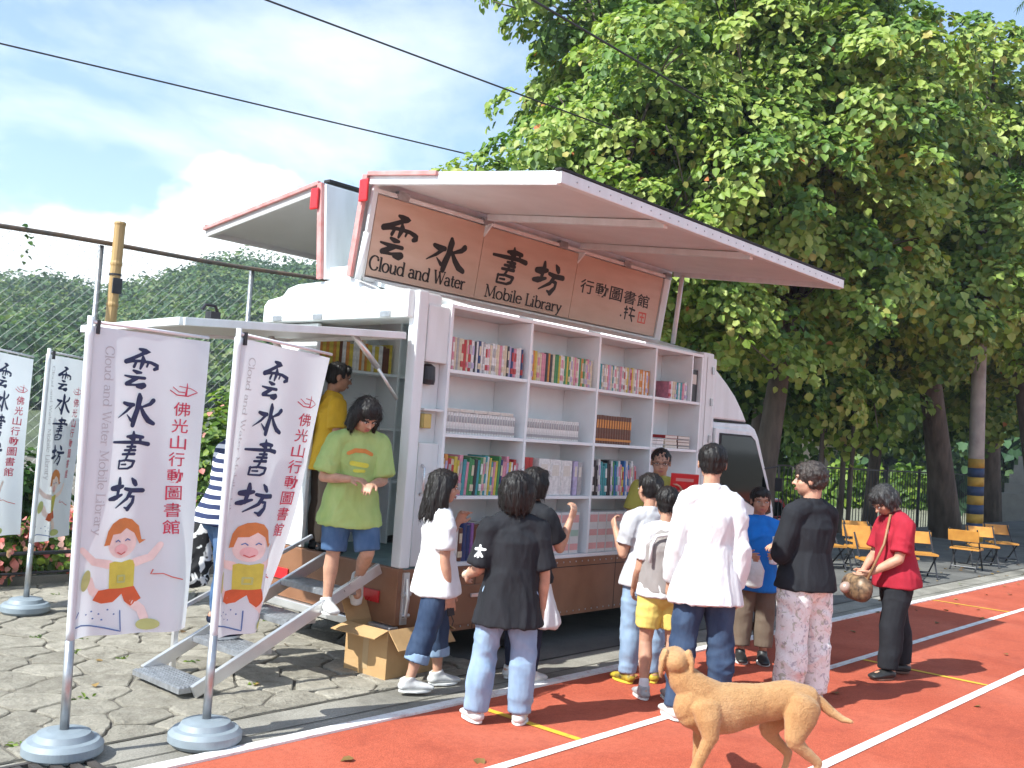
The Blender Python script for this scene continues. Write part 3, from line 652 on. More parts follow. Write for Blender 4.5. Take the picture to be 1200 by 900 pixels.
class Ink:
    """flat strokes, laid on any surface through fn(u, v, lift)"""
    def __init__(s, fn, base=0): s.fn = fn; s.mb = MB(); s.k = 0; s.base = base
    def lift(s): s.k += 1; return .0012+s.base+.00005*(s.k % 60)
    def fill(s, pts, size=.016):
        """a filled outline, cut fine enough to follow the cloth"""
        bm = bmesh.new(); f = bm.faces.new([bm.verts.new((x, y, 0)) for x, y in pts]); bmesh.ops.triangulate(bm, faces=[f])
        for _ in range(6):
            e = [e for e in bm.edges if e.calc_length() > size]
            if not e: break
            bmesh.ops.subdivide_edges(bm, edges=e, cuts=1); bmesh.ops.triangulate(bm, faces=[f for f in bm.faces if len(f.verts) > 3])
        l = s.lift(); bm.verts.index_update(); s.mb.add([s.fn(v.co.x, v.co.y, l) for v in bm.verts], [tuple(v.index for v in f.verts) for f in bm.faces]); bm.free()
    def stroke(s, pts, round_=True):
        """pts (u, v, width) in metres"""
        q = []
        for i in range(len(pts)-1):               # densify
            (x, y, w), (x2, y2, w2) = pts[i], pts[i+1]; n = max(1, int(math.hypot(x2-x, y2-y)/.012))
            for k in range(n): t = k/n; q.append((x+(x2-x)*t, y+(y2-y)*t, w+(w2-w)*t))
        q.append(pts[-1]); l = s.lift(); vs = []
        for i, (x, y, w) in enumerate(q):
            a = q[max(0, i-1)]; b = q[min(len(q)-1, i+1)]; dx, dy = b[0]-a[0], b[1]-a[1]; d = math.hypot(dx, dy) or 1; nx, ny = -dy/d*w/2, dx/d*w/2
            vs += [s.fn(x+nx, y+ny, l), s.fn(x-nx, y-ny, l)]
        s.mb.add(vs, [(2*i, 2*i+1, 2*i+3, 2*i+2) for i in range(len(q)-1)])
        if round_:
            for x, y, w in (pts[0], pts[-1]): s.disc(x, y, w/2, w/2, 8)
    def disc(s, x, y, rx, ry, n=20, rot=0):
        l = s.lift(); c, si = math.cos(rot), math.sin(rot)
        if max(rx, ry) > .016: return s.fill([(x+rx*math.cos(a)*c-ry*math.sin(a)*si, y+rx*math.cos(a)*si+ry*math.sin(a)*c) for a in (2*math.pi*i/n for i in range(n))])
        vs = [s.fn(x, y, l)]+[s.fn(x+rx*math.cos(a)*c-ry*math.sin(a)*si, y+rx*math.cos(a)*si+ry*math.sin(a)*c, l) for a in (2*math.pi*i/n for i in range(n))]
        s.mb.add(vs, [(0, 1+i, 1+(i+1) % n) for i in range(n)])
    def poly(s, pts):
        s.fill(pts)
    def brush(s, ch, x0, y0, w, h):
        for st in BRUSH[ch]: s.stroke([(x0+x*w, y0+y*h, r*w) for x, y, r in st])
    def latin(s, text, x0, y0, cap, width=None, rot=False, T=.135, t=.055):
        adv = sum(GL[c][0] for c in text); kx = (width/adv if width else cap); x = 0
        for c in text:
            for st in GL[c][1]:
                pts = []
                for i, p in enumerate(st):
                    a = st[max(0, i-1)]; b = st[min(len(st)-1, i+1)]; d = math.hypot(b[0]-a[0], b[1]-a[1]) or 1
                    w = (t+(T-t)*abs(b[1]-a[1])/d)*cap
                    if c == 'W' or c == 'M':
                        w = (T if (st[1][0] > st[0][0]) == (st[1][1] < st[0][1]) and abs(st[1][1]-st[0][1]) > .3 else t*1.15)*cap
                    u, v = (x+p[0])*kx, p[1]*cap
                    pts.append((x0+v, y0-u, w) if rot else (x0+u, y0+v, w))
                s.stroke(pts, False)
            x += GL[c][0]
    def cjk(s, ch, x0, y0, w, h, fat=0):
        """a printed character from Blender's own font, fitted to a box"""
        c = bpy.data.curves.new('glyph', 'FONT'); c.body = ch; c.resolution_u = 3; c.offset = fat
        o = bpy.data.objects.new('glyph', c); COL.objects.link(o); bpy.context.view_layer.update()
        dg = bpy.context.evaluated_depsgraph_get(); me = bpy.data.meshes.new_from_object(o.evaluated_get(dg), depsgraph=dg)
        bpy.data.objects.remove(o); bpy.data.curves.remove(c)
        xs = [v.co.x for v in me.vertices]; ys = [v.co.y for v in me.vertices]
        a, b, c0, d = min(xs), max(xs), min(ys), max(ys); l = s.lift()
        s.mb.add([s.fn(x0+(v.co.x-a)/(b-a)*w, y0+(v.co.y-c0)/(d-c0)*h, l) for v in me.vertices], [tuple(p.vertices) for p in me.polygons])
        bpy.data.meshes.remove(me)
    def build(s, name, m, parent): return s.mb.build(name, m, parent)

# ---------------------------------------------------------------- the library truck
X0, X1, YS, YF = 4.48, 8.33, 4.90, 6.50
truck = empty('library_truck', ((X0+9.8)/2, 5.7, 0), 'white and brown mobile library truck with raised wing sides and open bookshelves', 'truck')
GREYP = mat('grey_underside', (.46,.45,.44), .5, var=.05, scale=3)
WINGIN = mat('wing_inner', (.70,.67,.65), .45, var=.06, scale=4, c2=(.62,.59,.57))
SILVER = mat('aluminium_trim', (.70,.70,.70), .3, metal=.7, var=.08)
TAN = mat('sign_board_tan', (.60,.44,.34), .5, c2=(.53,.37,.275), scale=3, stretch=(1,1,4))
# bookcase with its shelves and dividers
DX = [4.80, 5.65, 6.51, 7.34, 8.12]; SZ = [.68, 1.145, 1.575, 2.02]; YB = 5.24
bc = MB(); bc.box(4.79, 8.13, YB, YB+.02, .64, 2.47); bc.box(4.79, 8.13, YS, YB-.002, 2.445, 2.47); bc.box(4.79, 8.13, YS, YB-.002, .64, .68)
bookcase = bc.build('bookcase', SHELF, truck)
for i, z in enumerate(SZ[1:]):
    for a, b in zip(DX[:-1], DX[1:]):
        mb = MB(); mb.box(a+.0125, b-.0125, YS+.004, YB-.002, z-.024, z); mb.build('shelf', SHELF, bookcase, bevel=.002)
for x in DX:
    mb = MB(); mb.box(x-.0125, x+.0125, YS-.002, YB-.002, .682, 2.443); mb.build('divider', SHELF, bookcase, bevel=.002)
mb = MB(); mb.box(7.945, 7.965, YS+.004, YB-.002, 2.021, 2.443); mb.build('divider', SHELF, bookcase)
EDGE_GLOW = bpy.data.materials.new('sunlit_edge_glow'); EDGE_GLOW.use_nodes = True; _b = EDGE_GLOW.node_tree.nodes['Principled BSDF']  # emissive material imitating sunlit edges below the sign, not a lamp
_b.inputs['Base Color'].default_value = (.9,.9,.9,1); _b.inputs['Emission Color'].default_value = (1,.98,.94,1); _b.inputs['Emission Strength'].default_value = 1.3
for a, b in zip(DX[:3], DX[1:4]):  # thin glowing strips added where the sunlit edges would show
    mb = MB(); mb.tube([(a+.08, 4.96, 2.484), (b-.10, 4.96, 2.484)], .007, 8); mb.build('sunlit_edge_glow', EDGE_GLOW, truck, smooth=True)
# roof edge above the bookcase, up to the sign
mb = MB(); mb.slab([(4.56, 5.02, 2.49), (8.3, 5.02, 2.49), (8.3, 5.56, 2.63), (4.56, 5.56, 2.63)], .03); mb.build('roof_edge', WHITE, truck)
mb = MB(); mb.box(4.5, 8.3, 5.585, 5.64, 2.60, 2.70); mb.build('roof_spine', WHITE, truck)
# deck, skirts, corner posts, front wall
mb = MB(); mb.box(X0+.03, 8.28, YS+.03, YF-.03, .585, .625); mb.build('deck', mat('teal_deck', (.16,.24,.25), .6, var=.2), truck)
sk = MB(); sk.box(X0+.03, 8.25, YS-.012, YS+.02, .205, .655); skirt = sk.build('skirt_panel', BROWN, truck, bevel=.004)
for x0, x1, z0, z1 in ((4.93, 5.46, .25, .52), (5.50, 6.03, .25, .52)):
    mb = MB(); mb.box(x0, x1, YS-.026, YS-.013, z0, z1); d = mb.build('drawer', BROWN, skirt, bevel=.003)
    mb = MB(); mb.box((x0+x1)/2-.05, (x0+x1)/2+.05, YS-.040, YS-.027, .435, .46); mb.build('handle', SILVER, d, bevel=.003)
mb = MB(); mb.box(X0+.03, 8.25, YF-.02, YF+.012, .205, .655); mb.build('skirt_panel', BROWN, truck)
mb = MB(); mb.box(X0-.02, X0+.028, YS-.012, YF+.012, .29, .665); rear = mb.build('rear_panel', BROWN, truck, bevel=.006)
for y in (5.18, 6.2):
    mb = MB(); mb.box(X0-.034, X0-.021, y-.13, y+.13, .42, .50); mb.build('tail_light', RED, rear, bevel=.004)
mb = MB(); mb.box(X0-.05, X0+.03, YS, YF, .225, .285); mb.build('rear_bumper', SILVER, truck, bevel=.008)
for y in (YS+.03, YF-.03):
    mb = MB(); mb.box(X0-.015, X0+.075, y-.045, y+.045, .667, 2.52); mb.build('corner_post', WHITE, truck, bevel=.012)
mb = MB(); mb.box(4.60, 4.785, YS+.03, YS+.06, .667, 1.5); mb.box(4.60, 4.785, YS+.08, YS+.11, 1.5, 2.05); side = mb.build('side_cabinet', WHITE, truck, bevel=.004)
mb = MB(); mb.box(4.585, 4.787, YS+.01, YS+.10, 2.05, 2.44); mb.build('cabinet_box', WHITE, side, bevel=.01)
mb = MB(); mb.box(4.60, 4.775, YS-.0, YS+.10, 1.72, 1.735); mb.build('ledge', WHITE, side)
mb = MB(); mb.lathe((4.66, YS+.06, 1.90), [(.05, 0), (.055, .03), (.05, .12), (.02, .14)], 14); mb.build('speaker', DARKM, side)
mb = MB(); mb.box(4.63, 4.70, YS+.03, YS+.075, 1.6, 1.70); mb.build('switch_box', mat('brass', (.45,.33,.12), .35, metal=.7), side, bevel=.005)
mb = MB(); mb.tube([(4.64, YS+.03, 1.15), (4.64, YS, 1.17), (4.64, YS, 1.33), (4.64, YS+.03, 1.35)], .009, 8); mb.build('handle', SILVER, side, smooth=True)
mb = MB(); mb.box(8.135, X1, YS, YF, .62, 2.50); mb.build('front_wall', WHITE, truck, bevel=.02)
mb = MB(); mb.box(8.34, 8.42, YS+.02, YF-.02, .5, 2.46); mb.build('bulkhead', WHITE, truck, bevel=.02)
# opposite bookcase seen through the open back
op = MB(); op.box(4.6, 8.1, 6.42, 6.45, .63, 2.5); op.box(4.6, 8.1, 6.16, 6.42, 2.46, 2.49)
for z in (1.15, 1.58, 2.02): op.box(4.6, 8.1, 6.16, 6.418, z-.02, z)
for x in (4.6, 5.45, 6.3, 7.15, 8.08): op.box(x, x+.02, 6.158, 6.418, .64, 2.459)
op.build('far_bookcase', SHELF, truck)
mb = MB(); mb.box(X0+.0, X0+.035, 5.98, 6.44, .67, 2.32); mb.build('rear_half_door', WHITE, truck, bevel=.008)
# latch at the rear corner
mb = MB(); mb.box(X0+.02, X0+.07, YS-.03, YS-.013, .30, .64); mb.tube([(X0+.045, YS-.04, .34), (X0+.045, YS-.055, .47), (X0+.045, YS-.04, .60)], .012, 8); mb.tube([(X0+.01, YS-.035, .50), (X0+.08, YS-.035, .50)], .015, 8); mb.tube([(X0+.01, YS-.035, .36), (X0+.08, YS-.035, .36)], .013, 8)
mb.build('latch', SILVER, truck)
mb = MB(); mb.box(X0+.12, X0+.22, YS-.026, YS-.013, .52, .57); mb.build('side_reflector', RED, truck, bevel=.004)
# rear header with its raised middle
prof = [(4.93,2.33),(4.93,2.52),(5.38,2.535),(5.47,2.60),(5.52,2.625),(6.18,2.61),(6.30,2.585),(6.36,2.53),(6.55,2.505),(6.60,2.46),(6.60,2.33)]
mb = MB(); mb.prism(prof, lambda u, v, t: (t, u, v), X0-.07, X0+.24); header = mb.build('rear_header', WHITE, truck, bevel=.016)
mb = MB(); mb.box(X0-.075, X0-.071, 5.36, 5.40, 2.42, 2.50); mb.build('marker', GREYP, header)
# awning: the lifted tailgate
A = [(4.40, 4.94, 2.215), (4.40, 6.2, 2.205), (2.84, 6.2, 2.085), (2.80, 4.94, 2.10)]
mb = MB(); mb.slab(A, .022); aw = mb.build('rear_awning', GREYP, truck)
mb = MB()
for a, b in ((0, 3), (3, 2), (2, 1), (1, 0)):
    q, w = Vector(A[a]), Vector(A[b]); mb.bar(q+Vector((0,0,-.012)), w+Vector((0,0,-.012)), .045, .045)
mb.build('frame', WHITE, aw, bevel=.004)
mb = MB(); mb.box(2.96, 3.02, 4.93, 4.99, 2.125, 2.165); mb.tube([(2.92, 4.96, 2.17), (2.94, 4.96, 2.20), (3.0, 4.96, 2.20), (3.02, 4.96, 2.16)], .010, 6); mb.build('catch', DARKM, aw)
for y in (5.03, 5.95):
    mb = MB(); mb.tube([(4.05, y, 2.17), (4.27, y, 1.98)], .020, 8); mb.tube([(4.27, y, 1.98), (4.46, y, 1.78)], .011, 8); mb.build('gas_strut', SILVER, aw, smooth=True)
# wings: roof halves standing up along the spine, sides held out level
def wing(sgn, yb, yt, yo, red_r):
    """sgn -1: near side. yb/yt: bottom/top of the standing half, yo: outer edge"""
    zb, zt, zo = 2.63, 3.335, 3.13
    xa, xb = 4.40, 8.37
    w = MB(); w.slab([(xa, yb-sgn*.055, zb), (xb, yb-sgn*.055, zb), (xb, yt-sgn*.055, zt), (xa, yt-sgn*.055, zt)], .03)
    roof = w.build('roof_flap', WHITE, truck)
    p = MB(); p.slab([(xa+.02, yt, zt), (xb-.02, yt, zt), (xb-.02, yo, zo), (xa+.02, yo, zo)], .03)
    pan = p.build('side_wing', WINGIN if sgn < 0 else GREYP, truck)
    # frame all round
    f = MB()
    f.bar((xa+.02, yt, zt-.015), (xa+.02, yo, zo-.015), .045, .085); f.bar((xb-.02, yt, zt-.015), (xb-.02, yo, zo-.015), .045, .085)
    f.bar((xa, yo, zo-.012), (xb, yo, zo-.012), .05, .075)
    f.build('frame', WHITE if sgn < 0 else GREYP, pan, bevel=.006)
    d = (Vector((0, yo, zo))-Vector((0, yt, zt))).normalized(); up = Vector((0, -d.z, d.y)) if d.y > 0 else Vector((0, d.z, -d.y))
    t = MB(); t.bar(Vector((xa-.01, yo, zo))+up*.036, Vector((xb+.01, yo, zo))+up*.036, .05, .014); t.bar(Vector((xb+.003, yt, zt))+up*.036, Vector((xb+.003, yo, zo))+up*.036, .04, .014)
    t.build('weather_strip', BLACK, pan)
    for x in (5.60, 6.80):
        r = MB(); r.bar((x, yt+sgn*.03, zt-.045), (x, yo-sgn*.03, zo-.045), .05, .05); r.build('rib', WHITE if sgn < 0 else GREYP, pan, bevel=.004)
    # red painted rear edge and lamp, aluminium corner
    e = MB(); e.bar((xa-.015, yb-sgn*.02, zb), (xa-.015, yt-sgn*.02, zt+.01), .03, .05, up=(0,1,0)); e.build('edge_strip', REDTRIM, roof, bevel=.005)
    e = MB(); e.bar((xa-.012, yt, zt+.015), (xa-.012, yt+sgn*red_r, zt+.015+(zo-zt)/(abs(yo-yt))*red_r), .03, .03); e.build('edge_strip', REDTRIM, roof, bevel=.005)
    e = MB(); e.bar((xa+.03, yt-sgn*.03, zt+.035), (xb, yt-sgn*.03, zt+.035), .07, .02); e.build('seal_strip', BLACK, roof)
    l = MB(); l.box(xa-.055, xa-.034, yt-.045, yt+.045, zt-.19, zt-.03); l.build('marker_lamp', RED, roof, bevel=.012)
    return roof, pan
roofn, pann = wing(-1, 5.52, 5.42, 3.70, .7)
rooff, panf = wing(1, 5.90, 5.98, 7.50, 1.55)
mb = MB(); mb.box(X0-.04, X0+.02, 5.60, 5.86, 2.58, 2.72); mb.build('hinge_block', WHITE, truck)
# sign boards on the inner face of the near roof half
SA = Vector((4.40, 5.50, 2.655)); SB = Vector((4.40, 5.422, 3.225)); _sv = (SB-SA).normalized(); _sn = Vector((1,0,0)).cross(_sv).normalized()
def signf(u, v, l=0): return SA + Vector((u, 0, 0)) + _sv*v + _sn*(l+.010)
_sh = (SB-SA).length
sb = []
for a, b in ((.085, 1.190), (1.196, 2.395), (2.401, 3.74)):
    mb = MB(); vs = [signf(a, 0, -.02), signf(b, 0, -.02), signf(b, _sh, -.02), signf(a, _sh, -.02), signf(a, 0), signf(b, 0), signf(b, _sh), signf(a, _sh)]
    mb.add(vs, [(0,3,2,1),(4,5,6,7),(0,1,5,4),(1,2,6,5),(2,3,7,6),(3,0,4,7)]); sb.append(mb.build('sign_board', TAN, roofn))
k = Ink(signf)
k.brush('雲', .165, .165, .35, .315); k.brush('水', .625, .160, .41, .245)
k.latin('Cloud and Water', .105, .048, .098, .97, T=.19, t=.085); k.build('lettering', INKB, sb[0])
k = Ink(signf); k.brush('書', 1.33, .165, .40, .305); k.brush('坊', 1.85, .175, .39, .25)
k.latin('Mobile Library', 1.30, .034, .096, .98, T=.19, t=.085); k.build('lettering', INKB, sb[1])
k = Ink(signf)
for i, c in enumerate('行動圖書館'): k.cjk(c, 2.485+.222*i, .250, .195, .125, .013)
k.stroke([(3.20,.20,.02),(3.245,.20,.02)]); k.stroke([(3.222,.225,.02),(3.222,.11,.02)]); k.stroke([(3.20,.165,.016),(3.25,.17,.016)]); k.stroke([(3.27,.215,.02),(3.36,.205,.018)])
k.stroke([(3.315,.23,.018),(3.30,.16,.02),(3.34,.10,.02)]); k.stroke([(3.28,.15,.016),(3.37,.15,.018)]); k.disc(3.15,.13,.012,.01)
k.build('lettering', INKB, sb[2])
k = Ink(signf); REDINK = mat('red_ink', (.62,.10,.07), .6, var=.2, scale=60)
for x0, y0, x1, y1 in ((3.43,.19,3.56,.205),(3.43,.10,3.56,.112),(3.43,.10,3.445,.20),(3.545,.10,3.56,.20),(3.46,.15,3.53,.165),(3.488,.11,3.502,.19)): k.poly([(x0,y0),(x1,y0),(x1,y1),(x0,y1)])
k.build('seal', REDINK, sb[2])
fr = MB()
fr.bar(signf(.045, -.02, .0), signf(.045, _sh+.1, .0), .045, .03, up=_sn); fr.bar(signf(3.79, -.02, .0), signf(3.79, _sh+.06, .0), .075, .03, up=_sn)
fr.bar(signf(.06, -.028, 0), signf(3.80, -.028, 0), .03, .03, up=_sn); fr.bar(signf(.06, _sh+.024, 0), signf(3.80, _sh+.024, 0), .03, .03, up=_sn)
fr.build('sign_frame', WHITE, roofn, bevel=.004)
for x in (1.193, 2.398):
    mb = MB(); mb.prism([(0, 0), (.10, 0), (0, -.10)], lambda u, v, t, x=x: Vector((4.40+x+t, 5.43-u, 3.235+v)), -.008, .008); mb.build('bracket', WHITE, pann)
for x, y0, z0, y1, z1 in ((8.30, 5.30, 3.27, 5.36, 2.60), (4.385, 5.385, 2.93, 5.45, 2.60)):
    mb = MB(); mb.tube([(x, y0, z0), (x, y1, z1)], .024, 10); mb.build('gas_strut', WHITE, truck, smooth=True)
# seams, rivets and hinges
mb = MB()
for x in (5.2, 6.05, 6.9, 7.6): mb.box(x-.003, x+.003, YS-.0135, YS-.0125, .21, .65)
mb.box(4.55, 8.24, YS-.0137, YS-.0127, .585, .591); mb.build('seam', BLACK, skirt)
mb = MB()
for i in range(46): mb.ell((4.60+i*.08, YS-.013, .625), (.007,.004,.007), None, 8, 6)
for i in range(46): mb.ell((4.60+i*.08, YS-.013, .235), (.007,.004,.007), None, 8, 6)
rv = mb.build('rivets', GALV, skirt, smooth=True); rv['kind'] = 'stuff'
for x in (4.7, 5.6, 6.55, 7.5, 8.2):
    mb = MB(); mb.box(x-.05, x+.05, 5.385, 5.425, 3.225, 3.285); mb.tube([(x-.06, 5.40, 3.255), (x+.06, 5.40, 3.255)], .012, 8); mb.build('hinge', GALV, pann)
mb = MB()
for i in range(34): mb.ell((4.55+i*.112, 3.70-.026, 3.118), (.006,.004,.006), None, 8, 6)
rv = mb.build('rivets', GALV, pann, smooth=True); rv['kind'] = 'stuff'
for y in (5.15, 5.9, 6.4):
    mb = MB(); mb.box(X0-.082, X0-.071, y-.05, y+.05, 2.335, 2.375); mb.build('hinge', GALV, header, bevel=.003)
mb = MB(); mb.box(8.20, 8.206, YS-.0035, YS-.001, .66, 2.46); mb.box(8.135, 8.33, YS-.0035, YS-.0012, 1.50, 1.505); mb.build('seam', GREYP, truck)
mb = MB()
for z in (.9, 1.2, 1.65, 2.0, 2.3): mb.box(8.29, 8.325, YS-.012, YS-.001, z, z+.07)
mb.build('hinges', GALV, truck)
# cab
cab = MB()
cp = [(8.42,.42),(8.42,1.86),(9.16,1.87),(9.27,1.83),(9.36,1.74),(9.62,1.30),(9.76,1.02),(9.80,.80),(9.80,.42)]
cab.prism(cp, lambda u, v, t: (u, t, v), YS+.03, YF-.03)
cabo = cab.build('cab', WHITE, truck, bevel=.035)
mb = MB(); mb.prism([(8.425,.5),(8.425,1.80),(9.14,1.80),(9.26,1.74),(9.58,1.22),(9.70,.95),(9.70,.5)], lambda u, v, t: (u, t, v), YS-.004, YS+.029); door = mb.build('door', WHITE, truck, bevel=.010)
win = [(8.52,1.735),(9.11,1.735),(9.20,1.69),(9.56,1.13),(9.60,.99),(9.50,.97),(8.60,1.26),(8.53,1.30)]
cx_ = sum(p[0] for p in win)/8; cz_ = sum(p[1] for p in win)/8
mb = MB(); mb.prism([(cx_+(u-cx_)*1.05, cz_+(v-cz_)*1.05) for u, v in win], lambda u, v, t: (u, t, v), YS-.012, YS-.0045); sl = mb.build('window_seal', BLACK, door)
mb = MB(); mb.prism(win, lambda u, v, t: (u, t, v), YS-.016, YS-.0125); mb.build('window_pane', GLASS, door)
mb = MB(); mb.box(8.52, 8.66, YS-.03, YS-.005, 1.08, 1.12); mb.build('handle', DARKM, door, bevel=.004)
ws = MB(); ws.slab([(9.345, YS+.12, 1.75), (9.345, YF-.12, 1.75), (9.70, YF-.12, 1.15), (9.70, YS+.12, 1.15)], .02)
for v in range(len(ws.v)): ws.v[v] = (ws.v[v][0]+.022, ws.v[v][1], ws.v[v][2]+.012)
ws.build('windscreen', GLASS, cabo)
mb = MB(); mb.prism([(8.43,1.885),(8.43,2.37),(8.50,2.33),(8.66,2.245),(8.84,2.13),(9.0,1.99),(9.10,1.885)], lambda u, v, t: (u, t, v), YS+.04, YF-.04); mb.build('air_deflector', WHITE, truck, bevel=.02)
mb = MB(); mb.box(8.44, 9.08, YS+.035, YS+.045, 1.868, 1.884); mb.build('deflector_gasket', BLACK, truck)
mb = MB(); mb.tube([(9.44, YS+.02, 1.42), (9.60, YS-.08, 1.46), (9.62, YS-.09, 1.20)], .010, 6); mi = mb.build('mirror_arm', DARKM, truck)
mb = MB(); mb.box(9.60, 9.625, YS-.13, YS-.05, 1.20, 1.34); mb.build('mirror', BLACK, truck, bevel=.01)
# chassis and wheels
mb = MB(); mb.box(4.7, 9.6, 5.25, 5.33, .30, .42); mb.box(4.7, 9.6, 6.07, 6.15, .30, .42); mb.box(6.4, 7.2, 5.33, 6.07, .25, .45); mb.build('chassis', BLACK, truck)
mb = MB(); mb.box(4.75, 5.3, 5.35, 6.30, .12, .56); mb.box(6.2, 8.25, 5.33, 6.3, .10, .56); mb.box(5.302, 6.198, 5.5, 6.2, .10, .56); mb.build('belly_light_block', BLACK, truck)  # black boxes added beneath the deck to stop light leaking through
for x, yy in ((5.75, (5.03, 6.37)), (8.95, (5.03, 6.37))):
    for y in yy:
        prof = [(.14,-.10),(.30,-.095),(.335,-.07),(.335,.07),(.30,.095),(.14,.10)]
        mb = MB(); mb.lathe((0,0,0), prof, 28); mb.v = [(x+a, y+c, .335+b) for a, b, c in mb.v]; ty = mb.build('wheel', BLACK, truck, smooth=False)
        mb = MB(); mb.lathe((0,0,0), [(.02,-.104),(.10,-.106),(.19,-.102),(.195,.102),(.10,.106),(.02,.104)], 24); mb.v = [(x+a, y+c, .335+b) for a, b, c in mb.v]; mb.build('rim', SILVER, ty)
mb = MB(); mb.tube([(4.5, 5.1, .42), (4.62, 5.1, .20)], .02, 6); mb.box(4.62, 4.66, 5.0, 6.4, .30, .55); mb.build('underrun_bar', BLACK, truck)

# ---------------------------------------------------------------- folding steps at the back
st = empty('folding_steps', (3.7, 5.5, 0), 'grey folding metal steps leading up to the open back of the truck', 'steps')
SLOPE = [(3.16, 0.02), (4.36, .62)]
for y in (5.03, 5.59):
    mb = MB(); mb.bar((3.11, y, .03), (4.42, y, .655), .03, .075); mb.build('stringer', SILVER, st, bevel=.004)
GRATE = mat('tread_plate', (.40,.41,.43), .4, metal=.7, var=.2, scale=30)
for i in range(4):
    x = 3.03+.31*i+(.07 if i else 0); z = .055+.155*i
    mb = MB(); mb.box(x, x+.22, 5.047, 5.573, z-.03, z)
    for j in range(8): mb.box(x+.008+j*.0265, x+.022+j*.0265, 5.055, 5.565, z+.0005, z+.006)
    mb.build('tread', GRATE, st)
mb = MB(); mb.box(3.30, 3.33, 5.607, 5.637, 0, .38); mb.bar((3.315, 5.622, .37), (4.3, 5.622, .80), .022); mb.build('handrail', SILVER, st)

# ---------------------------------------------------------------- advertising flags
CLOTH = mat('flag_cloth', (.72,.76,.785), .7, var=.03, scale=2, trans=.30)
POLEW = mat('pole_white', (.74,.74,.76), .35, var=.05)
BASEG = mat('flag_base', (.23,.27,.30), .5, var=.08, scale=12)
NAVY = mat('navy_ink', (.015,.028,.09), .6, var=.2, scale=40); CRIM = mat('crimson_ink', (.55,.035,.085), .6, var=.2, scale=40); PALEG = mat('pale_grey_ink', (.50,.50,.52), .7, var=.1, scale=30)
def flat(n, c): return mat('print_'+n, c, .7, var=.08, scale=20)
def flag(base, top_z, bot_z, lean, dtop, dbot, label, rip=1.0, seed=0, squeeze=1.0):
    bx, by = base
    t = empty('flag_banner', (bx, by, 0), label, 'flag', 'library flags on poles')
    mb = MB(); mb.lathe((bx, by, 0), [(.155,0),(.175,.02),(.175,.055),(.155,.075),(.13,.08),(.115,.105),(.075,.115),(.03,.118)], 64); mb.build('base', BASEG, t, smooth=False)
    P0 = Vector((bx, by, .1)); ax = Vector((lean[0], lean[1], 1))
    mb = MB(); mb.tube([P0, P0+ax*.42], .021, 12); mb.build('pole_socket', GALV, t, smooth=True)
    top = P0+ax*(top_z-.08); mb = MB(); mb.tube([P0+ax*.40, top+Vector((0,0,.02))], .0135, 12); mb.build('pole', POLEW, t, smooth=True)
    dt, db = Vector(dtop), Vector(dbot)
    mb = MB(); mb.tube([top-Vector((0,0,.005)), top+dt+Vector((0,0,-.005))], .008, 8); mb.build('top_rod', POLEW, t, smooth=True)
    H = top_z-bot_z; Wd = dt.length
    def cf(u, v, l=0):
        """u 0..1 across from the pole, v 0..1 from the top down"""
        w = dt.lerp(db, v**1.15); n = w.cross(Vector((0,0,1))).normalized()
        if n.dot(Vector((-bx, -by, 0))) < 0: n = -n
        p = P0+ax*(top_z-.09-.015-H*v) + w*u
        amp = rip*(.006+.030*v)*min(1, u*5+.15)
        o = amp*(math.sin(u*6.5+v*2.6+seed)+.55*math.sin(u*13-v*4+seed*2))+.012*rip*math.sin(v*6+seed+u*2)*u*u
        return p+n*(o+l)
    nu, nv = 46, 90; m = MB()
    m.add([cf(i/nu, j/nv) for j in range(nv+1) for i in range(nu+1)], [(j*(nu+1)+i, j*(nu+1)+i+1, (j+1)*(nu+1)+i+1, (j+1)*(nu+1)+i) for j in range(nv) for i in range(nu)])
    cl = m.build('cloth', CLOTH, t, smooth=True)
    m = MB(); sl = [P0+ax*(top_z-.09-.015-H*j/30) for j in range(31)]; m.tube(sl, .019, 10); m.build('pole_sleeve', CLOTH, t, smooth=True)
    m = MB(); m.box(top.x+.03, top.x+.045, top.y-.012, top.y+.012, top.z-.06, top.z+.005); m.build('clip', DARKM, t)
    f = lambda u, v, l: cf(u/Wd, 1-v/H, l+.0025)         # metres, v up from the bottom edge
    U = lambda u: u*Wd
    Vv = lambda v: H*(1-v)
    k = Ink(f)
    for ch, u0, u1, v0, v1 in (('雲',.29,.575,.05,.185),('水',.26,.575,.205,.31),('書',.235,.545,.33,.455),('坊',.235,.54,.485,.59)): k.brush(ch, U(u0), Vv(v1), U(u1-u0), H*(v1-v0))
    k.build('title_lettering', NAVY, cl)
    k = Ink(f)
    for i, ch in enumerate('佛光山行動圖書館'):
        v0 = .218+.0575*i; k.cjk(ch, U(.735-.006*i), Vv(v0+.050), U(.148), H*.048, .006)
    c = (U(.805), Vv(.185)); k.stroke([(c[0]-.07, c[1]+.005, .005),(c[0]-.03, c[1]-.016, .006),(c[0]+.03, c[1]-.018, .006),(c[0]+.075, c[1]+.004, .005)])
    k.stroke([(c[0]-.055, c[1]+.022, .004),(c[0]-.02, c[1]+.0, .005),(c[0]+.01, c[1]+.0, .005)]); k.stroke([(c[0]-.02, c[1]+.028, .004),(c[0]+.04, c[1]+.022, .004),(c[0]+.07, c[1]+.008, .004)]); k.stroke([(c[0]+.018, c[1]-.012, .012),(c[0]+.022, c[1]+.03, .006),(c[0]+.02, c[1]+.045, .004)])
    k.build('red_lettering', CRIM, cl)
    k = Ink(f); k.latin('Cloud and Water Mobile Library', U(.125), Vv(.06), .042, H*.61, rot=True); k.build('side_lettering', PALEG, cl)
    # the printed running child, book and scribble
    def X(x): return U(.5+(x-172)/318)
    def Y(y): return Vv((y-28)/838)
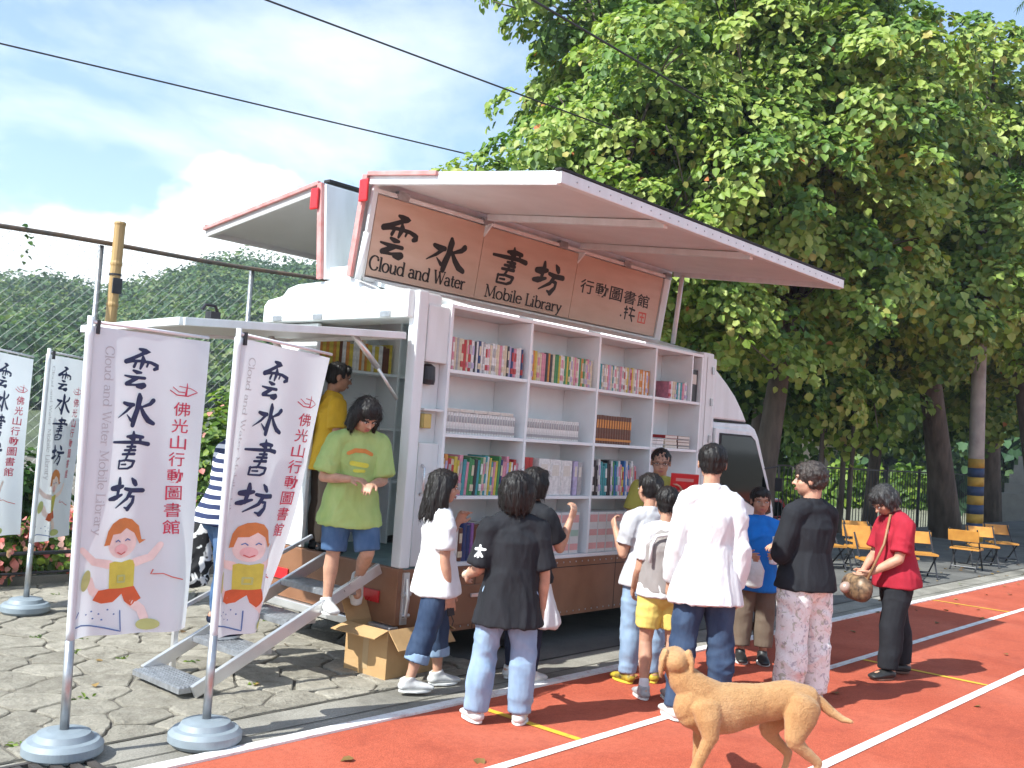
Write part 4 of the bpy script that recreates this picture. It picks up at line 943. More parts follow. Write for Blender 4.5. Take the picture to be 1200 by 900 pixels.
    sx = lambda r: r/318*Wd
    ks = {n: Ink(f, .0006*i) for i, n in enumerate(('skin','shirt','shorts','hair','blush','shoe','line','redline'))}
    s = ks['skin']; s.stroke([(X(105),Y(672),sx(22)),(X(62),Y(662),sx(18)),(X(28),Y(628),sx(14))]); s.stroke([(X(175),Y(672),sx(22)),(X(212),Y(655),sx(18)),(X(232),Y(618),sx(14))])
    s.stroke([(X(95),Y(760),sx(24)),(X(66),Y(742),sx(20)),(X(56),Y(712),sx(18))]); s.stroke([(X(168),Y(775),sx(26)),(X(196),Y(800),sx(22)),(X(206),Y(828),sx(20))]); s.disc(X(137),Y(612),sx(42),sx(40))
    h = ks['hair']; h.poly([(X(x),Y(y)) for x, y in ((86,612),(92,580),(104,560),(124,548),(142,545),(164,550),(182,568),(190,606),(200,606),(186,618),(172,588),(150,574),(132,588),(108,590),(100,618),(84,620))])
    ks['blush'].disc(X(136),Y(632),sx(20),sx(13)); 
    ks['shirt'].poly([(X(x),Y(y)) for x, y in ((104,668),(118,664),(140,668),(164,662),(178,666),(177,744),(108,746))])
    o = ks['shorts']; o.poly([(X(x),Y(y)) for x, y in ((108,738),(160,740),(120,775),(92,778),(70,768),(82,742))]); o.poly([(X(x),Y(y)) for x, y in ((138,740),(178,736),(196,770),(170,790),(152,776))])
    e = ks['shoe']; e.disc(X(44),Y(712),sx(12),sx(26),rot=-.2); e.disc(X(212),Y(842),sx(28),sx(14)); e.stroke([(X(130),Y(705),sx(5)),(X(150),Y(705),sx(5)),(X(150),Y(722),sx(5)),(X(130),Y(722),sx(5)),(X(130),Y(705),sx(5))])
    l = ks['line']; l.stroke([(X(a),Y(b),sx(3.4)) for a, b in ((10,838),(40,832),(75,838),(105,845),(143,856),(140,800))]); l.stroke([(X(10),Y(838),sx(2.5)),(X(30),Y(795),sx(2.5))]); l.stroke([(X(118),Y(610),sx(3)),(X(125),Y(606),sx(3)),(X(131),Y(611),sx(3))]); l.stroke([(X(148),Y(609),sx(3)),(X(154),Y(604),sx(3)),(X(161),Y(608),sx(3))])
    for a, b in ((55,805),(70,798),(88,806),(108,795),(124,808),(75,818),(96,822)): l.disc(X(a),Y(b),sx(2.5),sx(2))
    g = ks['redline']; g.stroke([(X(218),Y(690),sx(3)),(X(214),Y(702),sx(3)),(X(240),Y(700),sx(2.5)),(X(262),Y(710),sx(3)),(X(296),Y(720),sx(3))]); g.stroke([(X(125),Y(640),sx(3)),(X(137),Y(646),sx(3)),(X(148),Y(640),sx(3))])
    cols = dict(skin=(.82,.68,.62), hair=(.60,.22,.06), shirt=(.60,.56,.08), shorts=(.60,.12,.035), shoe=(.48,.54,.20), line=(.10,.18,.40), redline=(.60,.14,.12), blush=(.82,.50,.48))
    parts = dict(skin='printed_child_skin', hair='printed_child_hair', shirt='printed_shirt', shorts='printed_shorts', shoe='printed_shoes', line='printed_book', redline='printed_scribble', blush='printed_mouth')
    for i, n in enumerate(('skin','shirt','shorts','hair','shoe','line','redline','blush')):
        for q in range(len(ks[n].mb.v)): pass
        ob = ks[n].build(parts[n], flat(n, cols[n]), cl)
    return t
def off(f, d): return f
flag((2.15,4.52), 1.97, .525, (-.028,.0), (.615,.0,-.005), (.585,.01,0), 'front left white library flag, nearest to the camera with its whole picture showing', 1.0, .4)
flag((2.75,4.31), 1.99, .50, (.0,.0), (.66,.10,-.035), (.42,.20,.0), 'white library flag with a twisted cloth in front of the folding steps', 1.5, 2.1)
flag((3.29,7.73), 1.97, .53, (.0,.0), (.473,.369,-.01), (.46,.37,0), 'white library flag standing farther back, half hidden behind the front left flag', .8, 4.0)
flag((2.90,7.95), 1.97, .53, (.0,.0), (.503,.327,-.03), (.49,.33,0), 'leftmost white library flag, cut by the picture edge by the flower bed', .8, 5.2)
# ---------------------------------------------------------------- people
SKIN = mat('skin', (.48,.265,.175), .55, var=.13, scale=22, sss=.08, bump=.08, bscale=90)
SKIN2 = mat('skin_tan', (.39,.205,.13), .55, var=.13, scale=22, sss=.08, bump=.08, bscale=90)
EYEW = mat('eye_white', (.70,.68,.64), .3, var=0); IRIS = mat('eye_dark', (.02,.012,.01), .25, var=0); LIP = mat('lip', (.38,.13,.11), .4, var=.05)
HAIRB = mat('black_hair', (.007,.006,.006), .46, c2=(.016,.013,.012), scale=70, stretch=(1,1,.15), bump=.35, bscale=120, spec=.33)
HAIRG = mat('greying_hair', (.008,.007,.007), .45, c2=(.05,.048,.048), scale=45, stretch=(1,1,.2), bump=.5, bscale=150)
HAIRN = mat('brown_grey_hair', (.020,.015,.013), .45, c2=(.06,.045,.038), scale=40, stretch=(1,1,.3), bump=.5, bscale=150)
def cloth(n, c, c2=None, var=.08, scale=8): return mat('cloth_'+n, c, .85, var=var, c2=c2, scale=scale*1.8, spec=.2, bump=.28, bscale=26, detail=9, stretch=(1,1,.45))
DENIM = cloth('denim', (.05,.10,.20), (.085,.145,.26), scale=9); DENIML = cloth('light_denim', (.20,.285,.41), (.28,.38,.51), scale=7); DENIMD = cloth('dark_denim', (.025,.042,.085), (.05,.078,.135), scale=7)
SHOEW = mat('shoe_white', (.66,.65,.62), .6, c2=(.46,.46,.45), scale=22); SOLE = mat('shoe_sole', (.70,.69,.66), .7, var=.1)
SHOEG = mat('shoe_grey', (.25,.25,.26), .6, c2=(.42,.42,.42), scale=25); SHOEK = mat('shoe_black', (.02,.02,.02), .5, var=.3); SHOEY = mat('shoe_yellow', (.60,.45,.03), .5, c2=(.03,.03,.03), scale=18)
def nz(v): v = Vector(v); return v.normalized()
def wrinkle(a, sx, sz, seed, a2=0):
    def fn(p):
        q = Vector((p.x*sx+seed, p.y*sx, p.z*sz)); b = mnoise.noise(q); 
        w = mnoise.noise(Vector((p.x*3+seed, p.y*3, p.z*3)))*1.6
        r = (1-abs(mnoise.noise(Vector((p.x*sx*.55+seed*2+w, p.y*sx*.55+3, p.z*sz*.95+p.x*2+w))))*2.4)
        r2 = (1-abs(mnoise.noise(Vector((p.x*sx*1.1+seed*5, p.y*sx*1.1+w, p.z*sz*1.7+w))))*2.6)
        return 1.3*a*(b*.55+max(-.3, r)*.75+max(-.2, r2)*.4-.10)+a2*mnoise.noise(q*3)
    return fn
def strands(me, hc, hu, hf, hd, stl, rr, skip=False):
    """loose locks over the grown hair, in the same mesh"""
    nv = len(me.vertices); pick = [rr.randrange(nv) for _ in range(900 if stl in ('bob', 'long') else 620)]
    crown = hc+hu*.5*hd-hf*.12*hd; vs = []; fs = []; UP = Vector((0,0,1))
    for i in pick:
        v = me.vertices[i]; p = v.co.copy(); n = v.normal.copy()
        if (p-hc).dot(hf) > .22*hd and (p-hc).dot(hu) < .12*hd: continue
        flow = (p-crown); flow = flow-n*flow.dot(n)
        if stl in ('bob', 'long', 'pony') and (p-hc).dot(hu) < .25*hd: flow = -UP+n*UP.dot(n)
        if stl == 'curly': flow = Vector((rr.gauss(0,1), rr.gauss(0,1), rr.gauss(0,1))); flow -= n*flow.dot(n)
        if flow.length < 1e-4: continue
        flow.normalize(); s = n.cross(flow)
        L_ = hd*rr.uniform(.10, .24)*(1.0 if stl in ('bob', 'long') else .62); w = .0016*rr.uniform(.6, 1.4); lift = rr.uniform(.001, .0045); out = rr.uniform(0, .10 if rr.random() < .8 else .35); sw = rr.uniform(-.25, .25)
        b = len(vs)
        for k in range(4):
            t = k/3; c = p+n*(lift+out*L_*t*t)+(flow+s*sw*t).normalized()*L_*t; ww = w*(1-.8*t); vs += [c-s*ww, c+s*ww]
        fs += [(b+2*k, b+2*k+1, b+2*k+3, b+2*k+2) for k in range(3)]
    bm = bmesh.new(); bm.from_mesh(me); q = [bm.verts.new(v) for v in vs]
    for f in fs: bm.faces.new([q[i] for i in f]).smooth = True
    bm.to_mesh(me); bm.free()
PERSONN = [0]
def person(label, base, H, yaw, lean=0, side=0, twist=0, head=(0, 0, 0), armR=((.16,0,-1),(.03,.2,-1),.35), armL=((-.16,0,-1),(-.03,.2,-1),.35),
           legR=((.04,.0,-1),(.0,-.02,-1),0), legL=((-.04,.0,-1),(.0,-.02,-1),0), hh=.142, build=1.0, skin=None, shirt=None, pants=None, skirt=None, shoes=None, hair=None, vest=None, face=True, brow=True, socks=None):
    PERSONN[0] += 1; sd = PERSONN[0]*7.3
    skin = skin or SKIN
    root = empty('person', base, label, 'person')
    yaw = R(yaw); F = Vector((math.cos(yaw), math.sin(yaw), 0)); Rt = Vector((math.sin(yaw), -math.cos(yaw), 0)); UP = Vector((0,0,1))
    def L(v): return Rt*v[0]+F*v[1]+UP*v[2]
    hd = hh*H; neckb = H-hd-.028*H; legL_ = neckb*.625; tor = neckb-legL_; g = H*build
    th, sh, ank = legL_*.475, legL_*.445, legL_*.08
    lt = Matrix.Rotation(R(side), 3, F) @ Matrix.Rotation(-R(lean), 3, Rt)
    tw = Matrix.Rotation(R(twist), 3, UP)
    ud = lt @ UP; fs = lt @ (tw @ F); rs = lt @ (tw @ Rt)
    hips = {}
    legs = {}
    lo = 0
    for k, (t, s, fy), sg in (('R', legR, 1), ('L', legL, -1)):
        hip = Rt*.052*g*sg; kn = hip+nz(L(t))*th; an = kn+nz(L(s))*sh; legs[k] = [hip, kn, an, fy]; lo = min(lo, an.z)
    pel = Vector(base)+UP*(ank-lo)
    # the feet's mean stays over the base point
    mx = (legs['R'][2]+legs['L'][2])*.5; pel -= Vector((mx.x, mx.y, 0))*.85
    for k in legs: legs[k][:3] = [p+pel for p in legs[k][:3]]
    waist = pel+ud*tor*.36; chest = pel+ud*tor*.68; shl = pel+ud*tor*.90; nb = pel+ud*tor
    B = MB()
    B.loft([pel-ud*.03*H, pel+ud*.04*H, waist, chest, shl-ud*.01*H], [(.088*g,.064*g),(.088*g,.062*g),(.073*g,.054*g),(.088*g,.062*g),(.078*g,.045*g)], rs, 18)
    arms = {}
    ua, fa = .168*H, .145*H
    for k, (u, f, curl), sg in (('R', armR, 1), ('L', armL, -1)):
        s0 = shl+rs*.093*g*sg-ud*.022*H
        def LT(v): return rs*v[0]+fs*v[1]+UP*v[2]
        e = s0+nz(LT(u))*ua; w = e+nz(LT(f))*fa; arms[k] = (s0, e, w, nz(LT(f)), curl, sg)
        B.loft([shl+rs*.045*g*sg, s0], [.036*g, .033*g], ud, 12)
        B.loft([s0, s0.lerp(e, .5), e], [.032*g, .028*g, .023*g], fs, 12)
        B.loft([e, e.lerp(w, .3), w], [.023*g, .0245*g, .0155*g], fs, 12)
    for k in ('R', 'L'):
        h, kn, an, fy = legs[k]
        B.loft([h, h.lerp(kn, .5), kn], [.053*g, .045*g, .033*g], Rt, 14)
        cf = kn.lerp(an, .32)-F*.008*g
        B.loft([kn, cf, an.lerp(kn, .25), an], [.032*g, .035*g, .023*g, .0205*g], Rt, 14)
        ff = Matrix.Rotation(R(fy), 3, UP) @ F; sd_ = (an-kn).normalized(); tip = nz(ff*.95+UP*(-.30) if abs(sd_.z) > .93 else (sd_*.6+ff*.5))
        legs[k] += [ff, tip]
        B.loft([an-ff*.02*H, an+tip*.07*H], [.022*g, .02*g], Rt, 10)
    # hands: palm, four fingers, thumb
    for k in ('R', 'L'):
        s0, e, w, d, curl, sg = arms[k]
        t = fs-d*fs.dot(d)
        if t.length < .35: t = UP-d*UP.dot(d)
        t.normalize(); n = (d.cross(t))*sg
        if n.dot(rs*sg) > 0: n = -n
        q = H*.95; pe = w+d*.050*q
        B.loft([w, w+d*.022*q, pe], [(.0165*q,.012*q),(.0235*q,.0115*q),(.0245*q,.0095*q)], t, 12)
        for i, ln in enumerate((.92, 1.0, .94, .76)):
            a = pe+t*(.0195-.013*i)*q; l = .020*q*ln; dirn = d+t*(.12-.08*i)
            pts = [a-d*.01*q, a]; cc = 0
            for j in range(3):
                cc += curl*(.55+.1*i); v = nz(dirn)*math.cos(cc)+n*math.sin(cc); pts.append(pts[-1]+v*l*(1, .8, .65)[j]*1.15)
            B.loft(pts, [.0068*q,.0066*q,.006*q,.0056*q,.0048*q], t, 8)
        a = w+d*.014*q+t*.014*q; B.loft([a, a+nz(d*.6+t*.75+n*.25)*.024*q, a+nz(d*.6+t*.75+n*.25)*.024*q+nz(d*.9+t*.3+n*.35)*.028*q], [.0095*q,.008*q,.0058*q], n, 8)
        arms[k] += (pe, n, t)
    # head
    hm = Matrix.Rotation(R(head[0]), 3, UP); hf0 = hm @ (fs if False else F); hr0 = hm @ Rt
    pm = Matrix.Rotation(-R(head[1]), 3, hr0); hf = pm @ hf0; hu = pm @ UP
    tm = Matrix.Rotation(R(head[2]), 3, hf); hu = tm @ hu; hr = hf.cross(hu); M3 = Matrix((hr, hf, hu)).transposed()
    neck_top = nb+nz(ud*.8+hu*.4)*.03*H
    hc = neck_top+hu*.44*hd+hf*.10*hd
    def HP(x, y, z): return hc+hr*x*hd+hf*y*hd+hu*z*hd
    B.loft([nb-ud*.035*H, nb+ud*.01*H, HP(0,-.12,-.25)], [(.05*g,.038*g),(.034*g,.033*g),(.031*g,.033*g)], hr, 14)
    B.ell(HP(0,-.04,.13), (.345*hd,.415*hd,.37*hd), M3, 24, 16); B.ell(HP(0,.075,-.17), (.275*hd,.30*hd,.30*hd), M3, 20, 12)
    B.ell(HP(0,.14,-.36), (.13*hd,.17*hd,.11*hd), M3); B.ell(HP(.15,.16,-.12), (.13*hd,.17*hd,.14*hd), M3); B.ell(HP(-.15,.16,-.12), (.13*hd,.17*hd,.14*hd), M3)
    B.loft([HP(0,.36,.04), HP(0,.415,-.06), HP(0,.455,-.125)], [.022*hd, .034*hd, .044*hd], hr, 8); B.ell(HP(.045,.40,-.13), .035*hd); B.ell(HP(-.045,.40,-.13), .035*hd)
    B.ell(HP(0,.345,.09), (.22*hd,.05*hd,.05*hd), M3)
    for s in (1, -1): B.ell(HP(.35*s,-.03,-.03), (.035*hd,.085*hd,.135*hd), M3)
    me = remesh(B, .0058, 3)
    for m in (skin, EYEW, IRIS, LIP): me.materials.append(m)
    # eyes, brows and mouth belong to the same mesh
    if face:
        E = MB()
        for s in (1, -1):
            E.ell(HP(.15*s,.365,.0), (.055*hd,.033*hd,.022*hd), M3, 10, 8, 1); E.ell(HP(.15*s,.388,.0), (.026*hd,.016*hd,.023*hd), M3, 10, 8, 2)
            E.loft([HP(.075*s,.385,.085), HP(.15*s,.395,.105), HP(.235*s,.355,.085)], [.008*hd,.010*hd,.006*hd], hu, 6, 2)
            E.loft([HP(.09*s,.375,.022), HP(.15*s,.392,.032), HP(.215*s,.362,.015)], [.005*hd,.006*hd,.004*hd], hu, 6, 2)
        E.loft([HP(-.10,.345,-.265), HP(0,.385,-.258), HP(.10,.345,-.265)], [.010*hd,.022*hd,.010*hd], hu, 6, 3); E.loft([HP(-.08,.345,-.30), HP(0,.38,-.298), HP(.08,.345,-.30)], [.010*hd,.022*hd,.010*hd], hu, 6, 3)
        bm = bmesh.new(); bm.from_mesh(me); nb_ = len(bm.verts); vs = [bm.verts.new(v) for v in E.v]
        for f, mi in zip(E.f, E.m):
            try: q = bm.faces.new([vs[i] for i in f]); q.material_index = mi; q.smooth = True
            except ValueError: pass
        bm.to_mesh(me); bm.free()
    link('body', me, root)
    def piece(name, mb, m, vox=.0075, sm=3, a=.006, sx=9, sz=5, a2=.0012, parent=None):
        me = remesh(mb, vox, sm); me.materials.append(m)
        displace(me, wrinkle(a, sx, sz, sd, a2)); return link(name, me, parent or root)
    if shirt:
        l = shirt.get('loose', .014); ln = shirt.get('length', .035)*H; C = MB(); bel = shirt.get('belly', 0)
        hem = pel-ud*ln; fl = shirt.get('flare', .012)
        C.loft([hem, hem+ud*.05*H, waist+fs*bel*.5, chest+fs*bel*.2, shl-ud*.012*H], [(.112*g+l+fl,.084*g+l+fl),(.106*g+l+fl*.7,.080*g+l+fl*.7+bel*.4),(.080*g+l,.062*g+l+bel),(.092*g+l*.8,.068*g+l*.8),(.080*g+l*.4,.048*g+l*.4)], rs, 22, flat='s')
        C.loft([nb-ud*.035*H, nb-ud*.008*H], [(.055*g+l*.3,.042*g+l*.3),(.042*g,.040*g)], rs, 14)
        st = shirt.get('sleeve', 'short')
        for k in ('R', 'L'):
            s0, e, w = arms[k][:3]; sg = arms[k][5]
            C.loft([shl+rs*.045*g*sg, s0-rs*.004*sg], [.040*g+l*.35, .036*g+l*.5], ud, 12)
            if st == 'short': en = s0.lerp(e, shirt.get('cut', .72)); C.loft([s0, s0.lerp(en, .6), en], [.036*g+l*.6, .034*g+l*.85, .033*g+l*1.05], fs, 14, flat='e')
            elif st == 'long':
                C.loft([s0, s0.lerp(e, .5), e], [.036*g+l*.6, .033*g+l*.8, .028*g+l*.8], fs, 14); C.loft([e, e.lerp(w, .5), e.lerp(w, .94)], [.028*g+l*.8, .027*g+l*.75, .020*g+l*.5], fs, 14, flat='e')
            elif st == 'three':
                C.loft([s0, s0.lerp(e, .5), e], [.036*g+l*.6, .033*g+l*.8, .028*g+l*.8], fs, 14); C.loft([e, e.lerp(w, .45)], [.028*g+l*.8, .025*g+l*.7], fs, 14, flat='e')
        so = piece('shirt', C, shirt['m'], a=shirt.get('wr', .007), sz=shirt.get('sz', 4.0))
        if shirt.get('collar'):
            C = MB(); C.loft([nb-ud*.030*H-fs*.004, nb-ud*.004*H-fs*.006], [(.048*g+.004,.044*g+.004),(.040*g+.006,.040*g+.006)], rs, 20, flat='e'); piece('collar', C, shirt['m'], .007, 2, .002, parent=so)
    if vest:
        l = vest.get('loose', .022); C = MB(); hem = pel-ud*vest.get('length', .01)*H
        C.loft([hem, waist, chest, shl-ud*.04*H], [(.106*g+l,.080*g+l),(.092*g+l,.068*g+l),(.100*g+l*.8,.070*g+l*.9),(.088*g+l*.4,.054*g+l*.6)], rs, 22, flat='s')
        vo = piece('vest', C, vest['m'], a=.004)
        if vest.get('trim'):
            C = MB(); C.loft([hem-ud*.012*H, hem+ud*.022*H], [(.099*g+l+.004,.077*g+l+.004)]*2, rs, 22, flat='se'); piece('vest_trim', C, vest['trim'], .008, 2, .001, parent=vo)
            t0 = shl-fs*(-.0); pts = [chest-fs*(.062*g+l)+rs*s*.088*g+ud*z*H for s, z in ((-1.05,-.08),(-1.0,.0),(-.75,.045),(0,.058),(.75,.045),(1.0,.0),(1.05,-.08))]
            C = MB(); C.tube(pts, .011, 8); C.build('vest_piping', vest['trim'], vo, smooth=True)
    if pants:
        l = pants.get('loose', .010); C = MB(); to = pants.get('to', .96); flr = pants.get('flare', .0)
        C.loft([pel-ud*.02*H, pel+ud*.03*H, pel+ud*.09*H], [(.096*g+l*.6,.072*g+l*.6),(.092*g+l*.5,.068*g+l*.5),(.078*g+l*.4,.058*g+l*.4)], Rt, 20)
        for k in ('R', 'L'):
            h, kn, an = legs[k][:3]; LL = th+sh; cut = to*LL
            def at(s): return h.lerp(kn, s/th) if s <= th else kn.lerp(an, (s-th)/sh)
            def rad(s):
                t = s/LL; base_ = np.interp(t, [0, .25, .5, .68, 1], [.050, .046, .035, .036, .0225])*g
                return base_+l*(1+.5*t)+flr*max(0, t-.45)
            n = 9; S_ = [cut*i/n for i in range(n+1)]; C.loft([at(s)-F*(.006*g if .6 < s/LL < .85 else 0) for s in S_], [rad(s) for s in S_], Rt, 16, flat='e')
        po = piece('trousers' if to > .6 else 'shorts', C, pants['m'], a=pants.get('wr', .005)*.75, sx=7, sz=6.5)
        if pants.get('cuff'):
            for k in ('R', 'L'):
                h, kn, an = legs[k][:3]; a = kn.lerp(an, max(0, (to*(th+sh)-th)/sh)); b = a+(kn-an).normalized()*.055
                C = MB(); C.loft([a, b], [.043*g+l, .042*g+l], Rt, 16, flat='se'); piece('turned_cuff', C, pants['cuff'], .007, 2, .002, parent=po)
    if skirt:
        C = MB(); hem = pel-UP*skirt['length']*H; C.loft([hem, pel-UP*.06*H, pel+ud*.07*H], [(.10*g+skirt['flare'],.085*g+skirt['flare']),(.10*g+.02,.078*g+.02),(.078*g+.01,.06*g+.01)], Rt, 24, flat='s')
        piece('skirt', C, skirt['m'], a=.014, sx=14, sz=1.5)
    if shoes:
        for k in ('R', 'L'):
            h, kn, an, fy, ff, tip = legs[k]; fl = .078*H; q = shoes.get('size', 1.0)
            flat_ = abs(tip.z) < .45; dn = UP if flat_ else nz((kn-an)*.8+ff*.2)
            fd = nz(ff) if flat_ else nz(tip)
            so_ = an-dn*ank*.98
            sd2 = fd.cross(dn).normalized()
            def sp(a, b): return so_+fd*a*fl*q+dn*b*ank
            C = MB()
            if shoes.get('high', True): C.loft([sp(-.10,1.55), sp(-.02,.9)], [(.026*g+.003,.031*g+.003),(.029*g,.040*g)], sd2, 14, flat='s')
            C.loft([sp(-.30,.64), sp(.0,.76), sp(.38,.66), sp(.80,.52), sp(1.22,.42)], [(.0275*g,.52*ank),(.031*g,.68*ank),(.032*g,.60*ank),(.0335*g,.44*ank),(.028*g,.30*ank)], sd2, 16)
            so = link('shoe', remesh(C, .0065, 3), root); so.data.materials.append(shoes['m'])
            C = MB(); out = []
            for i in range(20):
                a = 2*math.pi*i/20; c, s = math.cos(a), math.sin(a); L_ = .5*c+.46; wd = (.034 if c > 0 else .030)*g; out.append((L_*1.72-.12-.30, s*wd))
            C.prism(out, lambda u, v, t: so_+fd*u*fl*q+sd2*v*q+dn*t, .001, .26*ank); C.build('sole', shoes.get('sole', SOLE), so, bevel=.003)
            if shoes.get('accent'):
                C = MB(); C.tube([sp(.15,1.08)+sd2*.02, sp(.28,1.1), sp(.15,1.08)-sd2*.02], .006, 6); C.tube([sp(.32,.98)+sd2*.02, sp(.45,.98), sp(.32,.98)-sd2*.02], .006, 6); C.build('lace', shoes['accent'], so, smooth=True)
            if socks:
                C = MB(); C.loft([an-dn*.01, an+dn*.055], [.0245*g, .0255*g], Rt, 12); C.build('sock', socks, root, smooth=True)
    if hair:
        C = MB(); stl = hair['style']; m = hair['m']; voff = hair.get('vol', 0)+.008
        C.ell(HP(0,-.075,.165), ((.375+voff)*hd,(.425+voff)*hd,(.375+voff)*hd), M3, 24, 16)
        C.ell(HP(0,-.17,-.02), ((.335+voff)*hd,(.29+voff)*hd,.30*hd), M3, 20, 12)
        fr = hair.get('fringe', .10)
        if fr: C.ell(HP(.02,.24,.33-fr*.4), (.29*hd,.15*hd,(.09+fr)*hd), M3, 16, 10)
        if stl in ('bob', 'long'):
            for i in range(15):
                a = R(62+236*i/14); x, y = math.sin(a), math.cos(a); ln = hair.get('len', .55)
                if stl == 'long' and abs(a-math.pi) > 1.35: ln *= .8
                r0 = .345+voff; w = .085*hd*(1+.25*math.sin(i*2.3))
                bot = -ln+.07*math.sin(i*3.1)
                pts = [HP(x*r0*.85, y*r0*.95-.05, .30), HP(x*(r0+.02), y*(r0+.03)-.06, .02)]
                if ln > .5: pts += [HP(x*(r0+.0), y*(r0)-.08, -.3)]
                e = HP(x*(r0-.03+hair.get('fl', 0)), y*(r0+hair.get('fl', 0))-.08, bot)
                if stl == 'long' and ln > .7: e = hc+hr*x*(r0+.10)*hd+hf*(y*(r0+.16)-.16)*hd+UP*bot*hd; pts[-1] = HP(x*(r0+.07), y*(r0+.06)-.12, -.36)
                pts += [e]; C.loft(pts, [w, w*1.1]+[w]*(len(pts)-3)+[w*.55], hr, 8)
        if stl == 'pony':
            C.ell(HP(0,-.50,.10), (.10*hd,.10*hd,.11*hd), M3); C.loft([HP(0,-.52,.10), HP(0,-.62,-.08), HP(.03,-.57,-.42)], [.09*hd,.12*hd,.05*hd], hr, 10)
        if stl == 'curly':
            for i in range(60):
                d = sph(1)[0]; 
                if d[1] > .45 or d[2] < -.75: continue
                C.ell(HP(d[0]*.36, d[1]*.40-.08, d[2]*.38+.10), random.uniform(.055, .10)*hd, None, 8, 6)
        me = remesh(C, .0062, 2); me.materials.append(m); k = hair.get('rough', .0045)
        # leave the ears and the face clear
        displace(me, lambda p: k*1.3*mnoise.noise(Vector((p.x*60, p.y*60, p.z*(7 if stl != 'curly' else 40))))+k*.8*mnoise.noise(Vector((p.x*150, p.y*150, p.z*14))))
        strands(me, hc, hu, hf, hd, stl, random.Random(int(sd*10)), skip=hair.get('fringe', .1) == 0)
        link('hair', me, root)
    return dict(root=root, arms=arms, HP=HP, M3=M3, hd=hd, F=F, Rt=Rt, pel=pel, chest=chest, shl=shl, fs=fs, rs=rs, ud=ud, legs=legs, g=g, hr=hr, hu=hu, hf=hf)
def glasses(p):
    HP, hd = p['HP'], p['hd']; mb = MB()
    for s in (1, -1):
        mb.tube([HP(.15*s+.085*math.cos(a), .425, .0+.06*math.sin(a)) for a in [R(30*i) for i in range(13)]], .0014, 6, cap=False)
        mb.tube([HP(.235*s, .42, .015), HP(.34*s, .25, .02), HP(.36*s, -.03, .02)], .0020, 6)
    mb.tube([HP(-.065,.43,.01), HP(.065,.43,.01)], .0022, 6); mb.build('glasses', DARKM, p['root'], smooth=True)
WS = cloth('white', (.66,.66,.67), var=.05); BLK = cloth('black', (.018,.019,.023), var=.2); LIME = cloth('lime', (.42,.54,.20), (.35,.47,.15)); YEL = cloth('yellow', (.62,.38,.03)); OLIVE = cloth('olive', (.36,.33,.07))
GREYT = cloth('grey', (.46,.46,.48), var=.06); BLUE = cloth('blue', (.02,.17,.55), (.015,.13,.45)); REDT = cloth('red', (.38,.022,.04), (.29,.015,.03)); KHAKI = cloth('khaki', (.15,.115,.085)); SHORTY = cloth('yellow_shorts', (.68,.53,.14)); VESTG = cloth('vest_grey', (.27,.245,.235)); NAVYC = cloth('navy', (.02,.026,.05))
def floral_mat():
    m, N, L, b = node_mat('cloth_floral'); b.inputs['Roughness'].default_value = .85
    co = N.new('ShaderNodeTexCoord').outputs['Object']
    a = ramp(N, .54, (.76,.75,.73), .72, (.62,.44,.42)); L.new(noise(N, L, co, 11, 4, .6, .8), a.inputs[0])
    c = ramp(N, .56, (0,0,0), .63, (.75,)*3); L.new(noise(N, L, co, 17, 4, .6, 1.2), c.inputs[0])
    d = ramp(N, .58, (0,0,0), .64, (.6,)*3); L.new(noise(N, L, co, 26, 3, .6, 1.0), d.inputs[0])
    x = mixc(N, L, c.outputs[0], a.outputs[0], (.36,.37,.26)); x = mixc(N, L, d.outputs[0], x, (.25,.22,.27)); L.new(x, b.inputs['Base Color'])
    bump(N, L, b, noise(N, L, co, 26, 4), .3, .02); return m
def stripe_mat():
    m, N, L, b = node_mat('cloth_striped'); b.inputs['Roughness'].default_value = .85
    co = N.new('ShaderNodeTexCoord').outputs['Object']; w = N.new('ShaderNodeTexWave'); w.bands_direction = 'Z'; w.inputs['Scale'].default_value = 5.6; w.inputs['Distortion'].default_value = 1.0; w.inputs['Detail Scale'].default_value = .8; L.new(co, w.inputs['Vector'])
    a = ramp(N, .48, (.72,.73,.76), .52, (.012,.022,.08)); L.new(w.outputs['Fac'], a.inputs[0]); L.new(a.outputs[0], b.inputs['Base Color']); return m
def patch_mat():
    m, N, L, b = node_mat('cloth_black_white_print'); b.inputs['Roughness'].default_value = .85
    co = N.new('ShaderNodeTexCoord').outputs['Object']; a = ramp(N, .49, (.80,.80,.78), .52, (.014,.014,.016)); L.new(noise(N, L, co, 11, 2, .5, .6), a.inputs[0]); L.new(a.outputs[0], b.inputs['Base Color']); return m
FLORAL, STRIPE, PATCH = floral_mat(), stripe_mat(), patch_mat()

